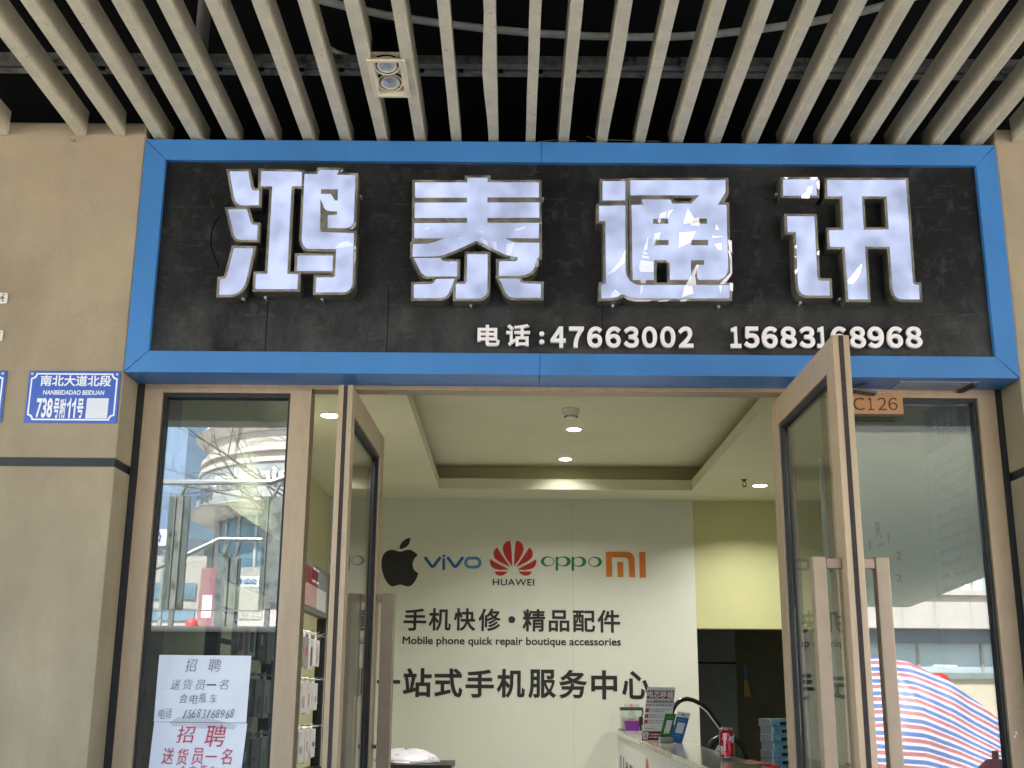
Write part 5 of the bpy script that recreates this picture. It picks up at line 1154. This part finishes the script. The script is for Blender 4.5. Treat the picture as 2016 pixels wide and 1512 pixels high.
# fire hydrant
LH = 5.2; ht = OUT(1958, 1478, LH); hb_ = ht.z
m_hyd = mat('hydrant_red', (.40, .035, .04), .4, var=.15, scale=12)
hy_ = thing('fire_hydrant', (ht.x, ht.y, 0), 'red fire hydrant at the lower right corner of the right window', 'hydrant')
MB().lathe([(.15, .001), (.15, .05), (.085, .06), (.085, hb_-.28), (.125, hb_-.27), (.125, hb_-.22), (.10, hb_-.21), (.095, hb_-.14), (.13, hb_-.13), (.12, hb_-.11), (.06, hb_-.06), (.03, hb_-.055)], (ht.x, ht.y, 0)).build('barrel', m_hyd, hy_, smooth=False)
MB().cyl((ht.x, ht.y, hb_-.0545), (ht.x, ht.y, hb_), .026, seg=6).build('top_nut', m_hyd, hy_)
for s_1 in (-1, 1): MB().cyl((ht.x+s_1*.09, ht.y, hb_-.18), (ht.x+s_1*.16, ht.y, hb_-.18), .045).cyl((ht.x+s_1*.1605, ht.y, hb_-.18), (ht.x+s_1*.19, ht.y, hb_-.18), .03, seg=6).build('nozzle', m_hyd, hy_)
# round corner building
LC = 34
OC = lambda x, y: OUT(x, y, LC)
cxr = OC(655, 900).x; cyr = OC(655, 900).y-1.0; rad = lambda px, y: abs(cxr-OC(px, y).x)
zc2 = lambda y: OC(400, y).z
rbd = thing('round_building', (cxr, cyr, 0), 'pale round corner building with ring cornices and a glass storey, mirrored on the left', 'building')
R0 = rad(398, 900)
def ring(nm_, r0, r1, z0, z1, M): MB().lathe([(r0, z0), (r1, z1)], (cxr, cyr, 0), 72).build(nm_, M, rbd, smooth=False)
ring('roof_cornice', R0+.05, R0+.35, zc2(885), zc2(868), m_pale); ring('roof_cornice', R0+.28, R0+.12, zc2(867.5), zc2(856), m_pale); ring('roof_cornice', R0+.1, R0-.5, zc2(855.5), zc2(848), m_pale)
ring('upper_wall', R0, R0, zc2(914), zc2(885.5), m_pale2); ring('ring_moulding', R0+.12, R0+.12, zc2(922), zc2(914.5), m_pale); ring('upper_wall', R0-.05, R0-.05, zc2(934), zc2(922.5), m_pale2)
ring('ring_moulding', R0+.16, R0+.16, zc2(943), zc2(934.5), m_pale)
ring('sign_band', R0+.22, R0+.1, zc2(1010), zc2(943.5), mat('sign_stone', (.24, .26, .28), .6, var=.06, scale=.6))
ring('flared_canopy', R0-.1, R0+.45, zc2(1032), zc2(1016), m_pale); ring('flared_canopy', R0+.45, R0+.22, zc2(1015.5), zc2(1010.5), m_pale)
ring('glass_storey', R0-.55, R0-.55, zc2(1130), zc2(1032.5), m_win); ring('lower_wall', R0-.4, R0-.4, 0.001, zc2(1130.5), m_pale2)
for k in range(30):
    a = 2*math.pi*k/30; x, y = cxr+(R0-.53)*math.cos(a), cyr+(R0-.53)*math.sin(a); MB().cyl((x, y, zc2(1130)), (x, y, zc2(1033)), .05, seg=6).build('mullion', m_pale, rbd)
def on_ring(mb, body, px0, yb_, h_, wid, off):
    r_ = R0+.26; xs_ = OC(px0, yb_).x; th0 = math.asin(max(-1, min(1, (xs_-cxr)/r_)))
    return text(mb, body, 0, (1, 0, 0), (0, 0, 1), wid, h_, .05, off=off, res=2, fn=lambda a, b, c_: Vector((cxr+(r_+c_)*math.sin(th0-a/r_), cyr+(r_+c_)*math.cos(th0-a/r_), zc2(yb_)+b)))
t = MB(); on_ring(t, 'hair salon', 630, 982, .46, 3.2, .02); t.build('lettering', m_white, rbd)
t = MB(); on_ring(t, '欢乐 丽人', 446, 997, .30, 1.1, .02); t.build('lettering', mat('letter_blue', (.10, .14, .22), .5), rbd)
# other buildings far left, sign boards, banner
def slab(nm_, px0, px1, yt_, L, M, label, cat, dep=6.0, win=None):
    A, B = OUT(px0, yt_, L), OUT(px1, yt_, L); b = thing(nm_, ((A.x+B.x)/2, A.y-dep/2, 0), label, cat)
    MB().box(min(A.x, B.x), max(A.x, B.x), A.y-dep, A.y, .001, A.z).build('wall', M, b)
    if win:
        for yy0, yy1 in win:
            z0, z1 = OUT(px0, yy1, L).z, OUT(px0, yy0, L).z; MB().box(min(A.x, B.x)+.3, max(A.x, B.x)-.3, A.y+.001, A.y+.06, z0, z1).build('window_band', m_win, b)
    return b
slab('glass_tower', 80, 376, 780, 70, mat('tower_glass', (.16, .24, .36), .25, var=.25, scale=.15, spec=.8), 'tall dark blue glass tower mirrored at the left edge of the left window', 'tower', 12)
slab('low_building', 60, 404, 1060, 44, mat('slate_wall', (.10, .12, .16), .6, var=.15, scale=.5), 'low slate grey building under the glass tower, mirrored in the left window', 'building', 5)
slab('arcade_building', 60, 408, 1092, 40, m_pale2, 'pale two storey building with long window bands, mirrored in the left window', 'building', 3, [(1146, 1178), (1196, 1220)])
def board(nm_, px0, px1, yt_, yb_, L, M, body, Mt, label, u=(.08, .92), v=(.2, .8), posts=True):
    A, B = OUT(px0, yt_, L), OUT(px1, yb_, L); b = thing(nm_, ((A.x+B.x)/2, A.y, 0), label, 'sign')
    MB().box(A.x, B.x, A.y-.06, A.y, B.z, A.z).build('board', M, b)
    W_, H_ = B.x-A.x, A.z-B.z
    t = MB(); text(t, body, Vector((A.x+W_*u[1], A.y+.001, B.z+H_*v[0])), (-1, 0, 0), (0, 0, 1), W_*(u[1]-u[0]), H_*(v[1]-v[0]), .01, off=.02, res=2); t.build('lettering', Mt, b)
    if posts:
        for x in (A.x+.1, B.x-.1): MB().box(x-.04, x+.04, A.y-.2, A.y-.07, .001, B.z+.02).build('post', m_pst, b)
    return b
m_sblue = mat('sign_blue', (.03, .10, .30), .5)
board('shop_sign', 290, 331, 1042, 1074, 26, m_white, '体', m_sblue, 'white sign board with one blue character, mirrored at the left edge of the left window', (.25, .7), (.15, .85))
board('park_sign', 444, 640, 1134, 1156, 22, m_white, '城市购物公园', m_sblue, 'long white sign board with blue lettering under the round building', (.03, .95), (.2, .8))
A, B = OUT(397, 1118, 14), OUT(419, 1240, 14)
bn = thing('red_banner', (A.x, A.y, 0), 'faded red upright banner with a white panel, mirrored in the left window', 'banner')
MB().hexa([(A.x-.02, A.y, B.z), (B.x-.02, A.y, B.z), (B.x-.02, A.y+.02, B.z), (A.x-.02, A.y+.02, B.z)], [(A.x+.01, A.y, A.z), (B.x+.01, A.y, A.z), (B.x+.01, A.y+.02, A.z), (A.x+.01, A.y+.02, A.z)]).build('cloth', mat('banner_red', (.30, .15, .165), .7, var=.1), bn)
C_, D_ = OUT(400, 1172, 14), OUT(416, 1216, 14); MB().box(C_.x, D_.x, A.y+.021, A.y+.025, D_.z, C_.z).build('white_panel', m_paper, bn)
MB().cyl((B.x+.03, A.y+.01, .001), (B.x+.03, A.y+.01, A.z), .02).build('pole', m_pst, bn)
A = OUT(378, 1225, 13); lt = thing('red_lantern', (A.x, A.y, 0), 'red paper lantern with a pale character on a stand left of the banner', 'lantern')
MB().lathe([(.04, 0), (.07, .03), (.085, .09), (.07, .15), (.04, .18)], (A.x, A.y, A.z-.13)).build('globe', mat('lantern_red', (.6, .04, .05), .5), lt, smooth=True); MB().cyl((A.x, A.y, .001), (A.x, A.y, A.z-.1305), .02).build('stand', m_pst, lt)
# bare tree
random.seed(21); LTR = 8.8
tr_ = thing('bare_tree', OUT(660, 1300, LTR)[:2]+(0,) if False else (OUT(660, 1300, LTR).x, OUT(660, 1300, LTR).y, 0), 'bare winter tree with thin spreading branches, mirrored over the round building', 'tree')
tp_ = OUT(640, 1010, LTR); tb_ = Vector((OUT(660, 1300, LTR).x, tp_.y, .001))
MB().tube([tb_, tb_.lerp(tp_, .5)+Vector((.05, .03, 0)), tp_], .12, 12, .07).build('trunk', m_brk, tr_, smooth=True)
def branch(p, d, r_, ln, lev, mb):
    pts = [p]; q_ = p.copy(); dd = d.normalized(); n = 6; kids = []
    for k in range(n):
        dd = (dd+Vector((random.gauss(0, .13), random.gauss(0, .13), random.gauss(.02, .10)))).normalized(); q_ = q_+dd*ln/n; pts.append(q_.copy())
        if lev < 3 and k >= 1 and random.random() < .8:
            side_ = Vector((random.gauss(0, 1), random.gauss(0, .7), random.gauss(.1, .7))).normalized(); kids.append((q_.copy(), (dd*.8+side_*.8).normalized(), r_*.55*(1-k/n*.5), ln*random.uniform(.4, .62)))
    mb.tube(pts, r_, 6, r_*.35)
    for kd in kids: branch(kd[0], kd[1], max(kd[2], .003), kd[3], lev+1, mb)
tgt = [(330, 905), (345, 850), (420, 900), (470, 960), (560, 860), (500, 1000), (620, 840), (390, 980)]
for k, (px, py) in enumerate(tgt):
    mb = MB(); e_ = OUT(px, py, LTR+random.uniform(-.4, .6)); s_p = tp_+Vector((0, 0, -.1*k*.6)); branch(s_p, e_-s_p, .015, (e_-s_p).length, 1, mb); mb.build('branch', m_brk, tr_)

# two white boards added for the pale upright light strips in the right door's glass
for k, (xa, xb) in enumerate(((1547, 1553), (1555, 1562))):
    a0, a1 = PY(xa, 850, 1.0+.03*k), PY(xb, 850, 1.0+.03*k)
    o = MB().box(a0.x, a1.x, 1.0+.03*k, 1.02+.03*k, Z0+.0005, PY(1545, 842-3*k, 1.0).z).build('pale_strip_board', m_white, bevel=.001)
    tag(o, ('narrow white board added for a pale light strip in the right door, nearer its far edge', 'slightly wider white board added for the pale light strip beside the narrow one')[k], 'board', 'white boards added for pale strips')
